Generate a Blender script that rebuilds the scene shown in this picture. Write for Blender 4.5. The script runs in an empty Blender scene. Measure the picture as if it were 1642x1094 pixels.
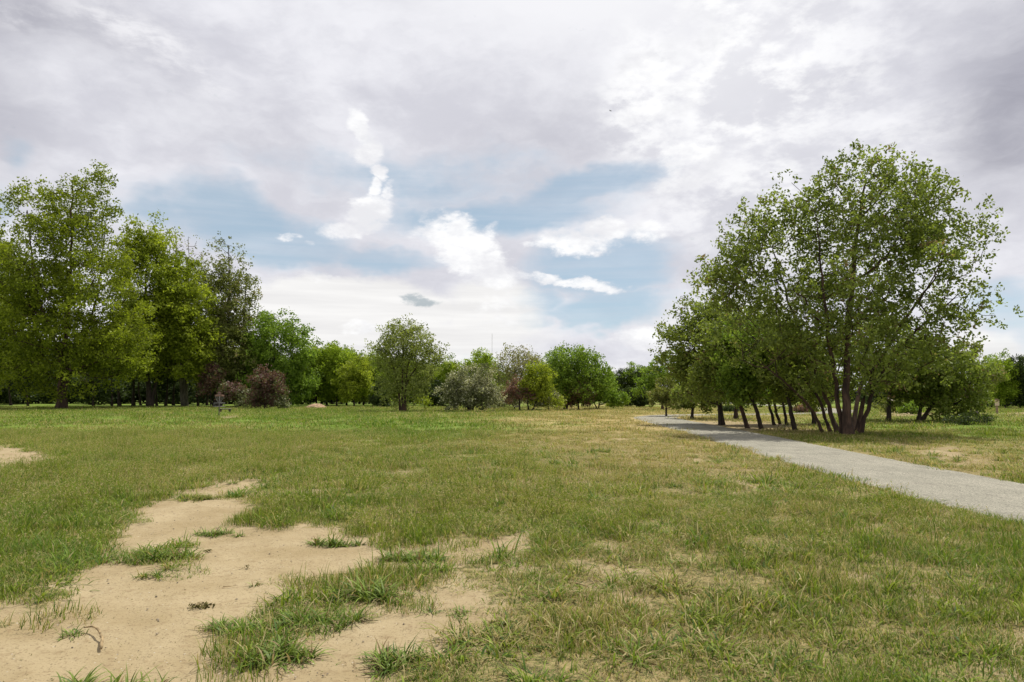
import bpy, math, random, numpy as np
from mathutils import Vector
R = math.radians
scene = bpy.context.scene
COL = scene.collection
rng = np.random.default_rng(7)
random.seed(7)

# ------------------------------------------------------------------ camera maths (photo pixels -> world)
H, F, HY = 1.4, 1095.0, 632.0
PITCH = math.atan((HY-547)/F)
cp, sp = math.cos(PITCH), math.sin(PITCH)

def ray(x, y):
    a = (x-821)/F; b = (547-y)/F
    return np.array([a, cp-b*sp, sp+b*cp])

def gp(x, y):
    d = ray(x, y); t = -H/d[2]
    return np.array([d[0]*t, d[1]*t])

def at(x, y, Y):
    d = ray(x, y); t = Y/d[1]
    return np.array([d[0]*t, Y, H+d[2]*t])

def proj(X, Y):
    Yc = np.maximum(Y, 1.6)
    zc = Yc*cp - H*sp
    yc = -Yc*sp - H*cp
    return 821+F*X/zc, 547-F*yc/zc

# ------------------------------------------------------------------ noise helpers
_tab = np.random.default_rng(3).random((256, 256))
def vnoise(x, y):
    x = np.asarray(x, float); y = np.asarray(y, float)
    xi = np.floor(x).astype(int); yi = np.floor(y).astype(int)
    fx = x-xi; fy = y-yi
    fx = fx*fx*(3-2*fx); fy = fy*fy*(3-2*fy)
    g = lambda i, j: _tab[i & 255, j & 255]
    return (g(xi, yi)*(1-fx)+g(xi+1, yi)*fx)*(1-fy)+(g(xi, yi+1)*(1-fx)+g(xi+1, yi+1)*fx)*fy
def fbm(x, y, o=4):
    s = 0; a = .5; t = 0
    for k in range(o):
        s = s+a*vnoise(x*2**k+17.3*k, y*2**k+5.1*k); t += a; a *= .5
    return s/t
def sstep(a, b, x):
    t = np.clip((x-a)/(b-a), 0, 1); return t*t*(3-2*t)

def poly_sd(px, py, poly):
    """signed distance, positive inside"""
    P = np.array(poly, float); n = len(P)
    best = np.full(px.shape, 1e18); inside = np.zeros(px.shape, bool)
    for i in range(n):
        a = P[i]; b = P[(i+1) % n]; e = b-a
        wx = px-a[0]; wy = py-a[1]
        t = np.clip((wx*e[0]+wy*e[1])/(e@e+1e-9), 0, 1)
        best = np.minimum(best, (wx-e[0]*t)**2+(wy-e[1]*t)**2)
        c = ((a[1] > py) != (b[1] > py))
        with np.errstate(divide='ignore', invalid='ignore'):
            xx = (b[0]-a[0])*(py-a[1])/(b[1]-a[1]+1e-12)+a[0]
        inside ^= c & (px < xx)
    d = np.sqrt(best)
    return np.where(inside, d, -d)

# ------------------------------------------------------------------ ground fields
def catmull(pts, n):
    P = [np.array(p, float) for p in pts]
    P = [2*P[0]-P[1]]+P+[2*P[-1]-P[-2]]
    out = []
    for i in range(1, len(P)-2):
        for k in range(n):
            t = k/n
            out.append(.5*((2*P[i])+(-P[i-1]+P[i+1])*t+(2*P[i-1]-5*P[i]+4*P[i+1]-P[i+2])*t*t+(-P[i-1]+3*P[i]-3*P[i+1]+P[i+2])*t**3))
    out.append(P[-2]); return np.array(out)
PATH_C = catmull([(7.6, -14), (7.3, -6), (7.05, 2), (6.75, 7), (6.75, 10.5), (7.0, 16), (7.5, 23.5), (7.9, 31), (8.15, 37), (8.7, 41.6), (10.6, 44.9), (14.2, 46.6), (20, 48.5), (25, 53), (29, 62), (32, 80), (34, 110)], 14)
PATH_W = 1.33
def path_dist(X, Y):
    best = np.full(np.shape(X), 1e9)
    C = PATH_C[::2]
    for i in range(len(C)-1):
        a = C[i]; e = C[i+1]-a
        t = np.clip(((X-a[0])*e[0]+(Y-a[1])*e[1])/(e@e), 0, 1)
        best = np.minimum(best, (X-a[0]-e[0]*t)**2+(Y-a[1]-e[1]*t)**2)
    return np.sqrt(best)

SAND = [
 [(-300,1300),(-300,1090),(0,1030),(62,1012),(112,985),(140,945),(150,925),(210,917),(270,905),(315,880),(350,850),(400,840),(492,845),(560,862),(600,880),(560,893),(500,905),(450,925),(475,955),(430,975),(395,992),(320,1012),(345,1050),(360,1094),(420,1300)],
 [(138,925),(150,900),(190,868),(212,842),(222,806),(280,800),(325,792),(362,790),(395,812),(385,835),(330,858),(262,872),(215,890),(180,915)],
 [(370,800),(378,775),(410,762),(432,768),(425,785),(395,792)],
 [(370,1300),(390,1085),(450,1060),(500,1030),(560,1000),(600,985),(680,955),(760,958),(798,975),(760,998),(690,1015),(640,1025),(600,1050),(575,1100),(570,1300)],
 [(620,905),(590,880),(620,868),(700,888),(760,872),(830,872),(832,888),(780,900),(700,915)],
 [(884,950),(890,930),(935,915),(952,925),(940,945),(905,960)],
 [(-90,716),(0,712),(60,722),(100,735),(60,750),(0,752),(-90,755)],
 [(128,752),(165,748),(172,757),(135,764)],
 [(1168,858),(1200,856),(1280,890),(1290,905),(1235,905)],
 [(1460,938),(1540,950),(1642,962),(1800,985),(1800,1040),(1642,998),(1570,985),(1520,968)],
 [(1330,930),(1370,925),(1372,942),(1335,945)],
 [(485,778),(520,774),(524,784),(490,788)],
 [(1175,775),(1200,768),(1203,782),(1180,785)],
 [(985,950),(1030,948),(1030,965),(990,968)],
 [(340,668),(378,667),(376,670),(345,671)],
 [(1110,676),(1180,674),(1270,682),(1290,690),(1190,688),(1130,682)],
 [(1400,662),(1470,660),(1530,664),(1440,669)],
 [(1570,664),(1700,658),(1800,664),(1700,669)],
 [(1460,722),(1530,716),(1560,728),(1500,736)],
]
def gauss(u, v, cx, cy, rx, ry): return np.exp(-((u-cx)/rx)**2-((v-cy)/ry)**2)
def fields(X, Y):
    X = np.asarray(X, float); Y = np.asarray(Y, float)
    u, v = proj(X, Y)
    # pixel size of a metre, to keep the ragged edges of even real size
    wob = (fbm(X*2.6+9, Y*2.6+4, 5)-.5)
    sc = np.clip((v-HY)*.9, 3, 300)      # px per ~1.2 m
    sand = np.zeros(X.shape)
    grow = .03
    for p in SAND:
        P = np.array(p)
        yc = P[:, 1].mean()
        w = .32 if yc > 780 else .30
        # stretch v so that distances are isotropic on the ground
        k = 1.0
        sd = poly_sd(u, v*1.0*k, P)
        big = (P[:, 0].max()-P[:, 0].min() > 190) and yc > 780 and P[:, 0].min() < 700
        grow = .06 if big else (-.055 if yc > 780 else .0)
        d = sd/sc + wob*w*(1.15 if big else 1.1)+(fbm(X*4.5+11, Y*4.5, 3)-.5)*.22+(fbm(X*9, Y*9, 3)-.5)*.12+grow
        sand = np.maximum(sand, sstep(-.035, .05, d))
    thin = sstep(.62, .78, fbm(X*1.1+40, Y*1.1, 4))*.55*(v > 700)
    dry = .20+.75*gauss(u, v, 1060, 718, 210, 50)+.5*gauss(u, v, 1000, 670, 260, 22)+.32*gauss(u, v, 1080, 980, 330, 170)+.6*gauss(u, v, 1500, 738, 240, 26)+.3*gauss(u, v, 1250, 690, 160, 12)\
        - .2*gauss(u, v, 650, 688, 200, 14)-.15*gauss(u, v, 1250, 770, 150, 40)-.15*gauss(u, v, 100, 880, 200, 140)
    dry = dry+(fbm(X*.35+3, Y*.35+8, 4)-.5)*.7+(fbm(X*1.7+3, Y*1.7+8, 3)-.5)*.55
    lush = .3+.5*gauss(u, v, 640, 688, 120, 12)+.35*gauss(u, v, 420, 672, 400, 16)+.3*gauss(u, v, 60, 900, 200, 130)+(fbm(X*.5+33, Y*.5, 3)-.5)*.5
    feather = .9*gauss(u, v, 250, 745, 300, 55)+.5*gauss(u, v, 60, 800, 150, 80)+.5*gauss(u, v, 820, 800, 220, 60)+.25*gauss(u, v, 1050, 830, 350, 70)
    thin = np.maximum(thin, (.75*gauss(u, v, 1230, 690, 130, 9)+.6*gauss(u, v, 1400, 712, 120, 9)+.55*gauss(u, v, 1520, 735, 110, 14))*sstep(.35, .65, fbm(X*.9+3, Y*.9+77, 4)))
    return sand, np.clip(dry, 0, 1), np.clip(lush, 0, 1), np.clip(feather, 0, 1), thin
def height(X, Y):
    d = path_dist(X, Y)
    k = sstep(PATH_W+.1, PATH_W+2.5, d)
    z = ((fbm(X*.55, Y*.55, 4)-.5)*.10+(fbm(X*3.1+7, Y*3.1, 3)-.5)*.025)*k
    return z-.03*(1-sstep(PATH_W-.5, PATH_W+.15, d))

# ------------------------------------------------------------------ mesh + material helpers
def tag(o, label=None, cat=None, group=None, kind=None):
    if label: o['label'] = label
    if cat: o['category'] = cat
    if group: o['group'] = group
    if kind: o['kind'] = kind
    return o
def mesh_np(name, V, Fc, attrs=None, smooth=False):
    """Fc: (n,k) int array"""
    m = bpy.data.meshes.new(name)
    V = np.asarray(V, np.float32); Fc = np.asarray(Fc, np.int32)
    n, k = Fc.shape
    m.vertices.add(len(V)); m.vertices.foreach_set('co', V.ravel())
    m.loops.add(n*k); m.loops.foreach_set('vertex_index', Fc.ravel())
    m.polygons.add(n); m.polygons.foreach_set('loop_start', np.arange(0, n*k, k, dtype=np.int32))
    m.update(calc_edges=True)
    if smooth: m.polygons.foreach_set('use_smooth', np.ones(n, bool))
    for an, (dom, arr) in (attrs or {}).items():
        a = m.attributes.new(an, 'FLOAT', dom); a.data.foreach_set('value', np.asarray(arr, np.float32))
    m.validate(); return m
def obj(name, m, mat=None, parent=None, loc=None):
    o = bpy.data.objects.new(name, m); COL.objects.link(o)
    if mat and not m.materials: m.materials.append(mat)
    if parent: o.parent = parent
    if loc is not None: o.location = loc
    return o
def empty(name, loc, rz=0):
    o = bpy.data.objects.new(name, None); COL.objects.link(o)
    o.location = loc; o.rotation_euler = (0, 0, rz); o.empty_display_size = .3
    return o
def copy_thing(o, loc, rz, sc, name=None):
    r = o.copy(); COL.objects.link(r); r.location = loc; r.rotation_euler = (0, 0, rz); r.scale = sc
    if name: r.name = name
    for ch in list(o.children):
        c = ch.copy(); COL.objects.link(c); c.parent = r
        for g in list(ch.children):
            d = g.copy(); COL.objects.link(d); d.parent = c
    return r
class MB:
    def __init__(s): s.v = []; s.f = []
    def add(s, V, Fs):
        b = len(s.v); s.v += [tuple(map(float, p)) for p in V]; s.f += [tuple(i+b for i in f) for f in Fs]
    def box(s, c, d, rz=0):
        ca, sa = math.cos(rz), math.sin(rz); V = []
        for z in (-1, 1):
            for x, y in ((-1, -1), (1, -1), (1, 1), (-1, 1)):
                a, b = x*d[0]/2, y*d[1]/2
                V.append((c[0]+a*ca-b*sa, c[1]+a*sa+b*ca, c[2]+z*d[2]/2))
        s.add(V, [(3, 2, 1, 0), (4, 5, 6, 7), (0, 1, 5, 4), (1, 2, 6, 5), (2, 3, 7, 6), (3, 0, 4, 7)])
    def tube(s, pts, rad, n=8, cap=True):
        pts = [np.array(p, float) for p in pts]
        if not hasattr(rad, '__len__'): rad = [rad]*len(pts)
        V = []; Fs = []
        for i, p in enumerate(pts):
            t = pts[min(i+1, len(pts)-1)]-pts[max(i-1, 0)]; t /= np.linalg.norm(t)+1e-9
            a = np.cross(t, (0, 0, 1) if abs(t[2]) < .9 else (1, 0, 0)); a /= np.linalg.norm(a); b = np.cross(t, a)
            for k in range(n):
                w = 2*math.pi*k/n; V.append(p+rad[i]*(math.cos(w)*a+math.sin(w)*b))
        for i in range(len(pts)-1):
            for k in range(n): Fs.append((i*n+k, i*n+(k+1) % n, (i+1)*n+(k+1) % n, (i+1)*n+k))
        if cap: Fs += [tuple(range(n))[::-1], tuple((len(pts)-1)*n+k for k in range(n))]
        s.add(V, Fs)
    def ring(s, c, r, rad, n=20, m=5):
        V = []; Fs = []
        for i in range(n):
            a = 2*math.pi*i/n
            for j in range(m):
                b = 2*math.pi*j/m; rr = r+rad*math.cos(b)
                V.append((c[0]+rr*math.cos(a), c[1]+rr*math.sin(a), c[2]+rad*math.sin(b)))
        for i in range(n):
            for j in range(m): Fs.append((i*m+j, ((i+1) % n)*m+j, ((i+1) % n)*m+(j+1) % m, i*m+(j+1) % m))
        s.add(V, Fs)
    def build(s, name, mat, parent=None, smooth=False):
        m = bpy.data.meshes.new(name); m.from_pydata(s.v, [], s.f); m.update()
        if smooth: m.polygons.foreach_set('use_smooth', np.ones(len(m.polygons), bool))
        m.materials.append(mat); return obj(name, m, None, parent)

class NT:
    """small helper to write node expressions"""
    def __init__(s, tree): s.t = tree; s.n = tree.nodes; s.l = tree.links
    def node(s, typ, **kw):
        n = s.n.new(typ)
        for k, v in kw.items(): setattr(n, k, v)
        return n
    def put(s, sock, v):
        if v is None: return
        if isinstance(v, bpy.types.NodeSocket): s.l.new(v, sock)
        else:
            if sock.type == 'RGBA' and len(v) == 3: v = (*v, 1)
            sock.default_value = v
    def m(s, op, a, b=None, c=None, clamp=False):
        n = s.node('ShaderNodeMath', operation=op, use_clamp=clamp)
        s.put(n.inputs[0], a); s.put(n.inputs[1], b); s.put(n.inputs[2], c) if c is not None else None
        return n.outputs[0]
    def vm(s, op, a, b=None):
        n = s.node('ShaderNodeVectorMath', operation=op); s.put(n.inputs[0], a)
        if b is not None:
            if op == 'SCALE': s.put(n.inputs['Scale'], b)
            else: s.put(n.inputs[1], b)
        return n.outputs['Value'] if op in ('LENGTH', 'DOT_PRODUCT') else n.outputs[0]
    def mix(s, f, a, b, typ='MIX'):
        n = s.node('ShaderNodeMix', data_type='RGBA', blend_type=typ)
        s.put(n.inputs[0], f); s.put(n.inputs[6], a); s.put(n.inputs[7], b); return n.outputs[2]
    def noise(s, vec, scale, detail=3, rough=.5, out='Fac', dist=0):
        n = s.node('ShaderNodeTexNoise'); n.inputs['Scale'].default_value = scale; n.inputs['Detail'].default_value = detail
        n.inputs['Roughness'].default_value = rough; n.inputs['Distortion'].default_value = dist
        if vec is not None: s.l.new(vec, n.inputs['Vector'])
        return n.outputs[out]
    def mr(s, v, a, b, c=0, d=1, smooth=True):
        n = s.node('ShaderNodeMapRange', interpolation_type='SMOOTHSTEP' if smooth else 'LINEAR')
        s.put(n.inputs[0], v)
        for i, q in enumerate((a, b, c, d)): s.put(n.inputs[i+1], q)
        return n.outputs[0]
    def mapping(s, vec, loc=(0, 0, 0), rot=(0, 0, 0), scale=(1, 1, 1), typ='POINT'):
        n = s.node('ShaderNodeMapping', vector_type=typ); s.l.new(vec, n.inputs[0])
        n.inputs['Location'].default_value = loc; n.inputs['Rotation'].default_value = rot; n.inputs['Scale'].default_value = scale
        return n.outputs[0]
def new_mat(name):
    m = bpy.data.materials.new(name); m.use_nodes = True
    t = NT(m.node_tree); b = m.node_tree.nodes['Principled BSDF']
    b.inputs['Specular IOR Level'].default_value = .25
    return m, t, b
def simple(name, col, rough=.8, var=.25, scale=8, metal=0):
    m, t, b = new_mat(name)
    tc = t.node('ShaderNodeTexCoord')
    n = t.noise(tc.outputs['Object'], scale, 5, .6)
    c = t.mix(t.mr(n, .3, .7), tuple(x*(1-var) for x in col), tuple(min(1, x*(1+var)) for x in col))
    t.l.new(c, b.inputs['Base Color']); b.inputs['Roughness'].default_value = rough; b.inputs['Metallic'].default_value = metal
    return m
def leaf_mat(name, dark, light, third=None, trans=.35, spec=.25, rough=.5, tfrac=.86):
    m, t, b = new_mat(name)
    a = t.node('ShaderNodeAttribute', attribute_name='tint').outputs['Fac']
    c = t.mix(a, dark, light)
    if third is not None: c = t.mix(t.mr(a, tfrac-.04, tfrac+.04), c, third)
    t.l.new(c, b.inputs['Base Color']); b.inputs['Roughness'].default_value = rough; b.inputs['Specular IOR Level'].default_value = spec
    tr = t.node('ShaderNodeBsdfTranslucent')
    t.l.new(t.mix(1, c, (1.15, 1.2, .7), 'MULTIPLY'), tr.inputs['Color'])
    mx = t.node('ShaderNodeMixShader'); mx.inputs[0].default_value = trans
    t.l.new(b.outputs[0], mx.inputs[1]); t.l.new(tr.outputs[0], mx.inputs[2])
    t.l.new(mx.outputs[0], m.node_tree.nodes['Material Output'].inputs['Surface'])
    return m
def bark_mat(name, c1, c2, scale=6):
    m, t, b = new_mat(name)
    tc = t.node('ShaderNodeTexCoord')
    v = t.mapping(tc.outputs['Object'], scale=(1, 1, .22))
    n = t.noise(v, scale, 6, .65); n2 = t.noise(tc.outputs['Object'], .9, 3, .5)
    c = t.mix(t.mr(n, .35, .65), c1, c2)
    c = t.mix(t.m('MULTIPLY', t.mr(n2, .45, .7), .5), c, tuple(x*.55 for x in c1))
    t.l.new(c, b.inputs['Base Color']); b.inputs['Roughness'].default_value = .9
    bp = t.node('ShaderNodeBump'); bp.inputs['Strength'].default_value = .7; bp.inputs['Distance'].default_value = .03
    t.l.new(n, bp.inputs['Height']); t.l.new(bp.outputs[0], b.inputs['Normal'])
    return m

M = {}
M['cotton'] = leaf_mat('cottonwood_leaves', (.095, .125, .022), (.300, .360, .075), (.18, .13, .07), trans=.5, tfrac=.93)
M['cotton_l'] = leaf_mat('cottonwood_leaves_left', (.090, .118, .012), (.320, .370, .032), trans=.5, spec=.15)
M['bright'] = leaf_mat('bright_green_leaves', (.095, .160, .018), (.290, .400, .060), trans=.5, spec=.2)
M['yellow'] = leaf_mat('yellow_green_leaves', (.125, .165, .014), (.400, .455, .048), trans=.48, spec=.15)
M['olive'] = leaf_mat('olive_leaves', (.100, .115, .026), (.300, .330, .090), (.26, .21, .12), trans=.42, spec=.15)
M['olive_l'] = leaf_mat('light_olive_leaves', (.120, .145, .035), (.360, .400, .120), trans=.5, spec=.2)
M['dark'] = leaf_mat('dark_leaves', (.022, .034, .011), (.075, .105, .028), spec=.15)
M['pale'] = leaf_mat('pale_spring_leaves', (.16, .17, .06), (.36, .35, .15), (.26, .20, .13), trans=.45, tfrac=.8)
M['blossom'] = leaf_mat('white_blossom_leaves', (.100, .110, .045), (.27, .28, .14), (.54, .52, .38), trans=.35, tfrac=.62)
M['red'] = leaf_mat('plum_leaves', (.085, .045, .036), (.250, .135, .110), (.15, .17, .07), trans=.35, tfrac=.66)
M['red_white'] = leaf_mat('pink_blossom_leaves', (.150, .075, .060), (.38, .22, .175), (.12, .15, .05), trans=.35, tfrac=.70)
M['twig'] = leaf_mat('bare_twigs', (.11, .075, .06), (.22, .16, .14), trans=.05)
M['fresh'] = leaf_mat('fresh_row_leaves', (.140, .210, .016), (.400, .500, .055), trans=.5, spec=.15)
M['bark'] = bark_mat('cottonwood_bark', (.032, .022, .016), (.105, .064, .043))
M['bark_dark'] = bark_mat('dark_bark', (.026, .020, .015), (.075, .056, .042))
M['bark_grey'] = bark_mat('grey_bark', (.10, .088, .07), (.24, .21, .17))

# ------------------------------------------------------------------ leaves
def leaf_arrays(C, size, up=.55, rg=rng, aspect=.62, along=None):
    n = len(C)
    nrm = rg.normal(size=(n, 3)); nrm /= np.linalg.norm(nrm, axis=1)[:, None]
    nrm[:, 2] = nrm[:, 2]*(1)+up; nrm /= np.linalg.norm(nrm, axis=1)[:, None]
    u = rg.normal(size=(n, 3)) if along is None else along+rg.normal(size=(n, 3))*.25
    u -= nrm*(u*nrm).sum(1)[:, None]; u /= np.linalg.norm(u, axis=1)[:, None]
    w = np.cross(nrm, u)
    s = size*rg.uniform(.6, 1.25, n)[:, None]
    a = C+u*s*.55; b = C+w*s*aspect*.5-u*s*.12; c = C-u*s*.5; d = C-w*s*aspect*.5-u*s*.12
    V = np.stack([a, b, c, d], 1).reshape(-1, 3)
    Fc = np.arange(n*4).reshape(-1, 4)
    return V, Fc

def build_tree(lobes, stems, n_cl, leaf, per, sprig, stem_r, seed, twig_r=.012, up=.12, shell=2.0, thin=None, cl_r=None, clmin=0.0, aspect=.62, stretch=0):
    """lobes: list of (cx,cy,cz,rx,ry,rz) local metres; stems: list of polylines (local). Returns (trunk mesh, crown mesh)"""
    rg = np.random.default_rng(seed)
    L = np.array(lobes, float)
    vol = L[:, 3]*L[:, 4]*L[:, 5]; pr = vol**.8; pr /= pr.sum()
    k = rg.choice(len(L), n_cl, p=pr)
    d = rg.normal(size=(n_cl, 3)); d /= np.linalg.norm(d, axis=1)[:, None]
    r = rg.random(n_cl)**(1/(1+shell))
    C = L[k, :3]+d*r[:, None]*L[k, 3:]
    C = C[C[:, 2] > clmin+.1]
    nodes = []; par = []; isstem = []
    chains = []
    for s in stems:
        s = np.array(s, float); base = len(nodes); dist = np.linalg.norm(np.diff(s, axis=0), axis=1)
        pts = catmull(s, 6) if len(s) > 2 else np.linspace(s[0], s[1], 8)
        wob = rg.normal(size=pts.shape)*dist.sum()*.003; wob[0] = 0
        pts = pts+wob
        ch = []
        for i, p in enumerate(pts):
            nodes.append(p); par.append(-1 if i == 0 else len(nodes)-2); isstem.append(True); ch.append(len(nodes)-1)
        chains.append(ch)
    S0 = np.array(nodes)
    dist = np.min(np.linalg.norm(C[:, None]-S0[None], axis=2), axis=1)
    C = C[np.argsort(dist)]
    hz = max(C[:, 2].max(), .5)
    seg = hz*.05
    tips = []
    cap = len(nodes)+len(C)*16
    NA = np.zeros((cap, 3)); NA[:len(nodes)] = nodes; nn = len(nodes)
    dirs = []
    for c in C:
        A = NA[:nn]; dv = c-A; ds = np.linalg.norm(dv, axis=1)
        cost = ds+.9*np.maximum(0, A[:, 2]-c[2]+.35*ds)+ (A[:, 2] < hz*.12)*hz*.12
        j = int(np.argmin(cost)); p0 = A[j].copy(); ln = ds[j]
        m = int(min(10, max(2, round(ln/seg))))
        mid = (p0+c)/2+np.array([0, 0, -.10*ln])+rg.normal(size=3)*ln*.07
        ch = [j]
        for q in range(1, m+1):
            t = q/m; p = (1-t)**2*p0+2*t*(1-t)*mid+t*t*c
            if nn < cap: NA[nn] = p; par.append(ch[-1]); isstem.append(False); ch.append(nn); nn += 1
        chains.append(ch); tips.append(ch[-1]); dv = (c-p0)/(ln+1e-6); dirs.append(dv)
    # pipe model radii
    par = np.array(par); area = np.zeros(nn)
    for t in tips: area[t] += twig_r**2.2
    for i in range(nn-1, -1, -1):
        if par[i] >= 0: area[par[i]] += area[i]
    rad = np.maximum(area, 1e-9)**(1/2.2)
    rad = np.maximum(rad, twig_r*.7)
    # stems: taper from the given base radius
    si = 0
    for k2, s in enumerate(stems):
        ch = chains[k2]; n = len(ch); r0 = stem_r if not hasattr(stem_r, '__len__') else stem_r[k2]
        for q, i in enumerate(ch):
            t = q/(n-1); rad[i] = max(min(rad[i], r0*(1-.8*t)), r0*(.97*(1-t)**1.5+.03))*(1+.35*max(0, 1-q/1.5) if q < 2 else 1)
    for i in range(nn):
        if par[i] >= 0: rad[i] = min(rad[i], rad[par[i]]*.97)
    mb = MB()
    for ki, ch in enumerate(chains):
        pts = NA[ch]; rr = rad[ch].copy()
        if ki >= len(stems): rr[0] = rr[1] if len(rr) > 1 else rr[0]
        if len(ch) < 2: continue
        mb.tube(pts, rr, 9 if ki < len(stems) else (5 if rr[0] > .04 else 3), cap=False)
    tm = bpy.data.meshes.new('trunk'); tm.from_pydata(mb.v, [], mb.f); tm.polygons.foreach_set('use_smooth', np.ones(len(tm.polygons), bool)); tm.update()
    # foliage
    Cn = NA[tips]; nC = len(Cn)
    D = np.array(dirs)
    if cl_r is None: cl_r = .5*(np.prod(L[:, 3:], axis=1).sum()/nC)**(1/3)*1.6
    w = rg.uniform(.55, 1.4, nC)
    if thin is not None:
        hh = np.clip(Cn[:, 2]/hz, 0, 1); w *= np.clip(1-thin*sstep(.6, .95, hh), .03, 1)
    ns = np.maximum(1, (per*w*.8).astype(int))
    cl_r *= .88
    idx = np.repeat(np.arange(nC), ns)
    off = rg.normal(size=(len(idx), 3)); off /= np.linalg.norm(off, axis=1)[:, None]
    off *= (rg.random(len(idx))**.45)[:, None]*cl_r*rg.uniform(.8, 1.25, nC)[idx][:, None]
    off[:, 2] *= .72
    off += D[idx]*(rg.random(len(idx))[:, None]*cl_r*.7)
    SP = Cn[idx]+off
    cl_t = rg.normal(size=nC)*.16
    st = cl_t[idx]+rg.normal(size=len(idx))*.12
    i2 = np.repeat(np.arange(len(idx)), np.maximum(1, rg.poisson(sprig*1.45, len(idx))))
    P = SP[i2]+rg.normal(size=(len(i2), 3))*leaf*(.64+stretch)
    P = P[(keep := P[:, 2] > clmin)]; i2 = i2[keep]
    tint = np.clip(.45+st[i2]+rg.normal(size=len(i2))*.2, 0, 1)
    al = None
    V, Fc = leaf_arrays(P, leaf, up, rg, aspect)
    cm = mesh_np('crown', V, Fc, {'tint': ('FACE', tint)})
    return tm, cm

def px_tree(name, label, cat, base, lobes, stems=None, mat='cotton', bark='bark', n_cl=220, leaf=.16, per=12, dens=1.35, sprig=5, r=.2, seed=1, group=None, Y=None, depth=.9, leafpx=None, **kw):
    """a tree measured from the photograph: lobes (x,y,rx,ry[,dy]) in photo pixels at the distance of its foot"""
    if Y is None:
        g = gp(*base); Y = g[1]; X0 = g[0]
    else: X0 = at(base[0], base[1], Y)[0]
    O = np.array([X0, Y, 0.])
    s = Y/F/cp
    LB = []
    for lb in lobes:
        x, y, rx, ry = lb[:4]; dy = lb[4] if len(lb) > 4 else 0
        c = at(x, y, Y+dy)-O; c[1] = dy
        LB.append((*c, rx*s, max(rx, ry*.6)*s*depth, ry*s))
    ST = []
    if stems is None:
        lx = np.mean([l[0] for l in lobes]); ty = min(l[1] for l in lobes)
        stems = [[(base[0], base[1], 0), ((base[0]*2+lx)/3, base[1]*.62+ty*.38, 0), (lx, ty, 0)]]
    for stm in stems:
        pl = []
        for i, q in enumerate(stm):
            dy = q[2] if len(q) > 2 else 0
            p = at(q[0], q[1], Y+dy)-O; p[1] = dy
            if i == 0: p[2] = -.15
            pl.append(p)
        ST.append(pl)
    if leafpx: leaf = leafpx*Y/683
    tm, cm = build_tree(LB, ST, n_cl, leaf, per*dens, sprig, r, seed, **kw)
    root = empty(name, O); tag(root, label, cat, group)
    obj('trunk', tm, M[bark], root)
    obj('crown', cm, M[mat], root)
    return root

# ================================================================== TREES
# --- the big cottonwood on the right
px_tree('cottonwood_tree', 'largest tree, wide many-stemmed green cottonwood standing right of the gravel path', 'tree', (1352, 697),
    [(1400, 335, 95, 80), (1330, 345, 50, 50), (1450, 350, 75, 70), (1255, 385, 70, 62), (1380, 430, 120, 100), (1485, 410, 80, 80), (1535, 455, 45, 60), (1195, 470, 70, 55),
     (1290, 480, 110, 80), (1450, 520, 120, 75), (1160, 440, 45, 30), (1330, 560, 110, 55), (1220, 545, 70, 50), (1475, 560, 70, 45), (1360, 285, 34, 34), (1340, 610, 90, 24), (1420, 600, 60, 30), (1352, 270, 22, 20), (1418, 268, 22, 24), (1205, 375, 32, 30), (1485, 310, 36, 28), (1535, 375, 42, 38), (1235, 350, 42, 34), (1560, 430, 30, 40), (1288, 312, 40, 32), (1190, 400, 48, 40), (1150, 465, 48, 38), (1330, 300, 36, 30)],
    [[(1360, 699, -.6), (1357, 610, -.5), (1366, 450, 0), (1385, 300, 0)], [(1345, 696, .5), (1318, 620, 1), (1270, 500, 1.4), (1240, 400, 1.5)],
     [(1334, 694, 1), (1312, 640, 1.6), (1270, 590, 2), (1180, 520, 2)], [(1372, 697, .6), (1395, 610, 1), (1460, 500, 1.2), (1520, 420, 1)],
     [(1352, 699, -.3), (1338, 600, -.4), (1322, 480, -.6), (1312, 370, -.8)], [(1366, 694, 1.2), (1392, 560, 2.4), (1425, 430, 3), (1450, 330, 3)],
     [(1322, 694, .8), (1300, 655, .6), (1255, 610, -.2), (1200, 570, -1)], [(1376, 696, 0), (1408, 610, -.2), (1470, 530, -.4), (1540, 470, -.6)]],
    depth=1.15,
    mat='cotton', n_cl=640, leaf=.122, per=13, sprig=7, dens=.95, r=[.19, .10, .08, .10, .10, .09, .065, .08], seed=11, cl_r=.62, shell=1.4, twig_r=.010)
px_tree('cottonwood_tree', 'low spreading green tree drooping to the ground right of the largest tree', 'tree', (1472, 676),
    [(1490, 600, 80, 40), (1440, 610, 45, 32), (1545, 610, 50, 45), (1500, 640, 50, 22), (1550, 655, 36, 18)],
    [[(1472, 676), (1480, 630), (1495, 580)], [(1474, 675), (1510, 630), (1550, 600)]], mat='cotton', bark='bark_dark', n_cl=150, leaf=.15, per=14, sprig=6, r=.12, seed=12, cl_r=.6, clmin=.05)
px_tree('young_tree', 'thin grey green tree rising behind the drooping right-hand branches', 'tree', (1566, 668),
    [(1565, 572, 26, 26), (1560, 610, 32, 30), (1585, 600, 20, 24)], mat='olive', bark='bark_grey', n_cl=70, leafpx=2.6, per=7, sprig=5, r=.09, seed=13)

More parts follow.
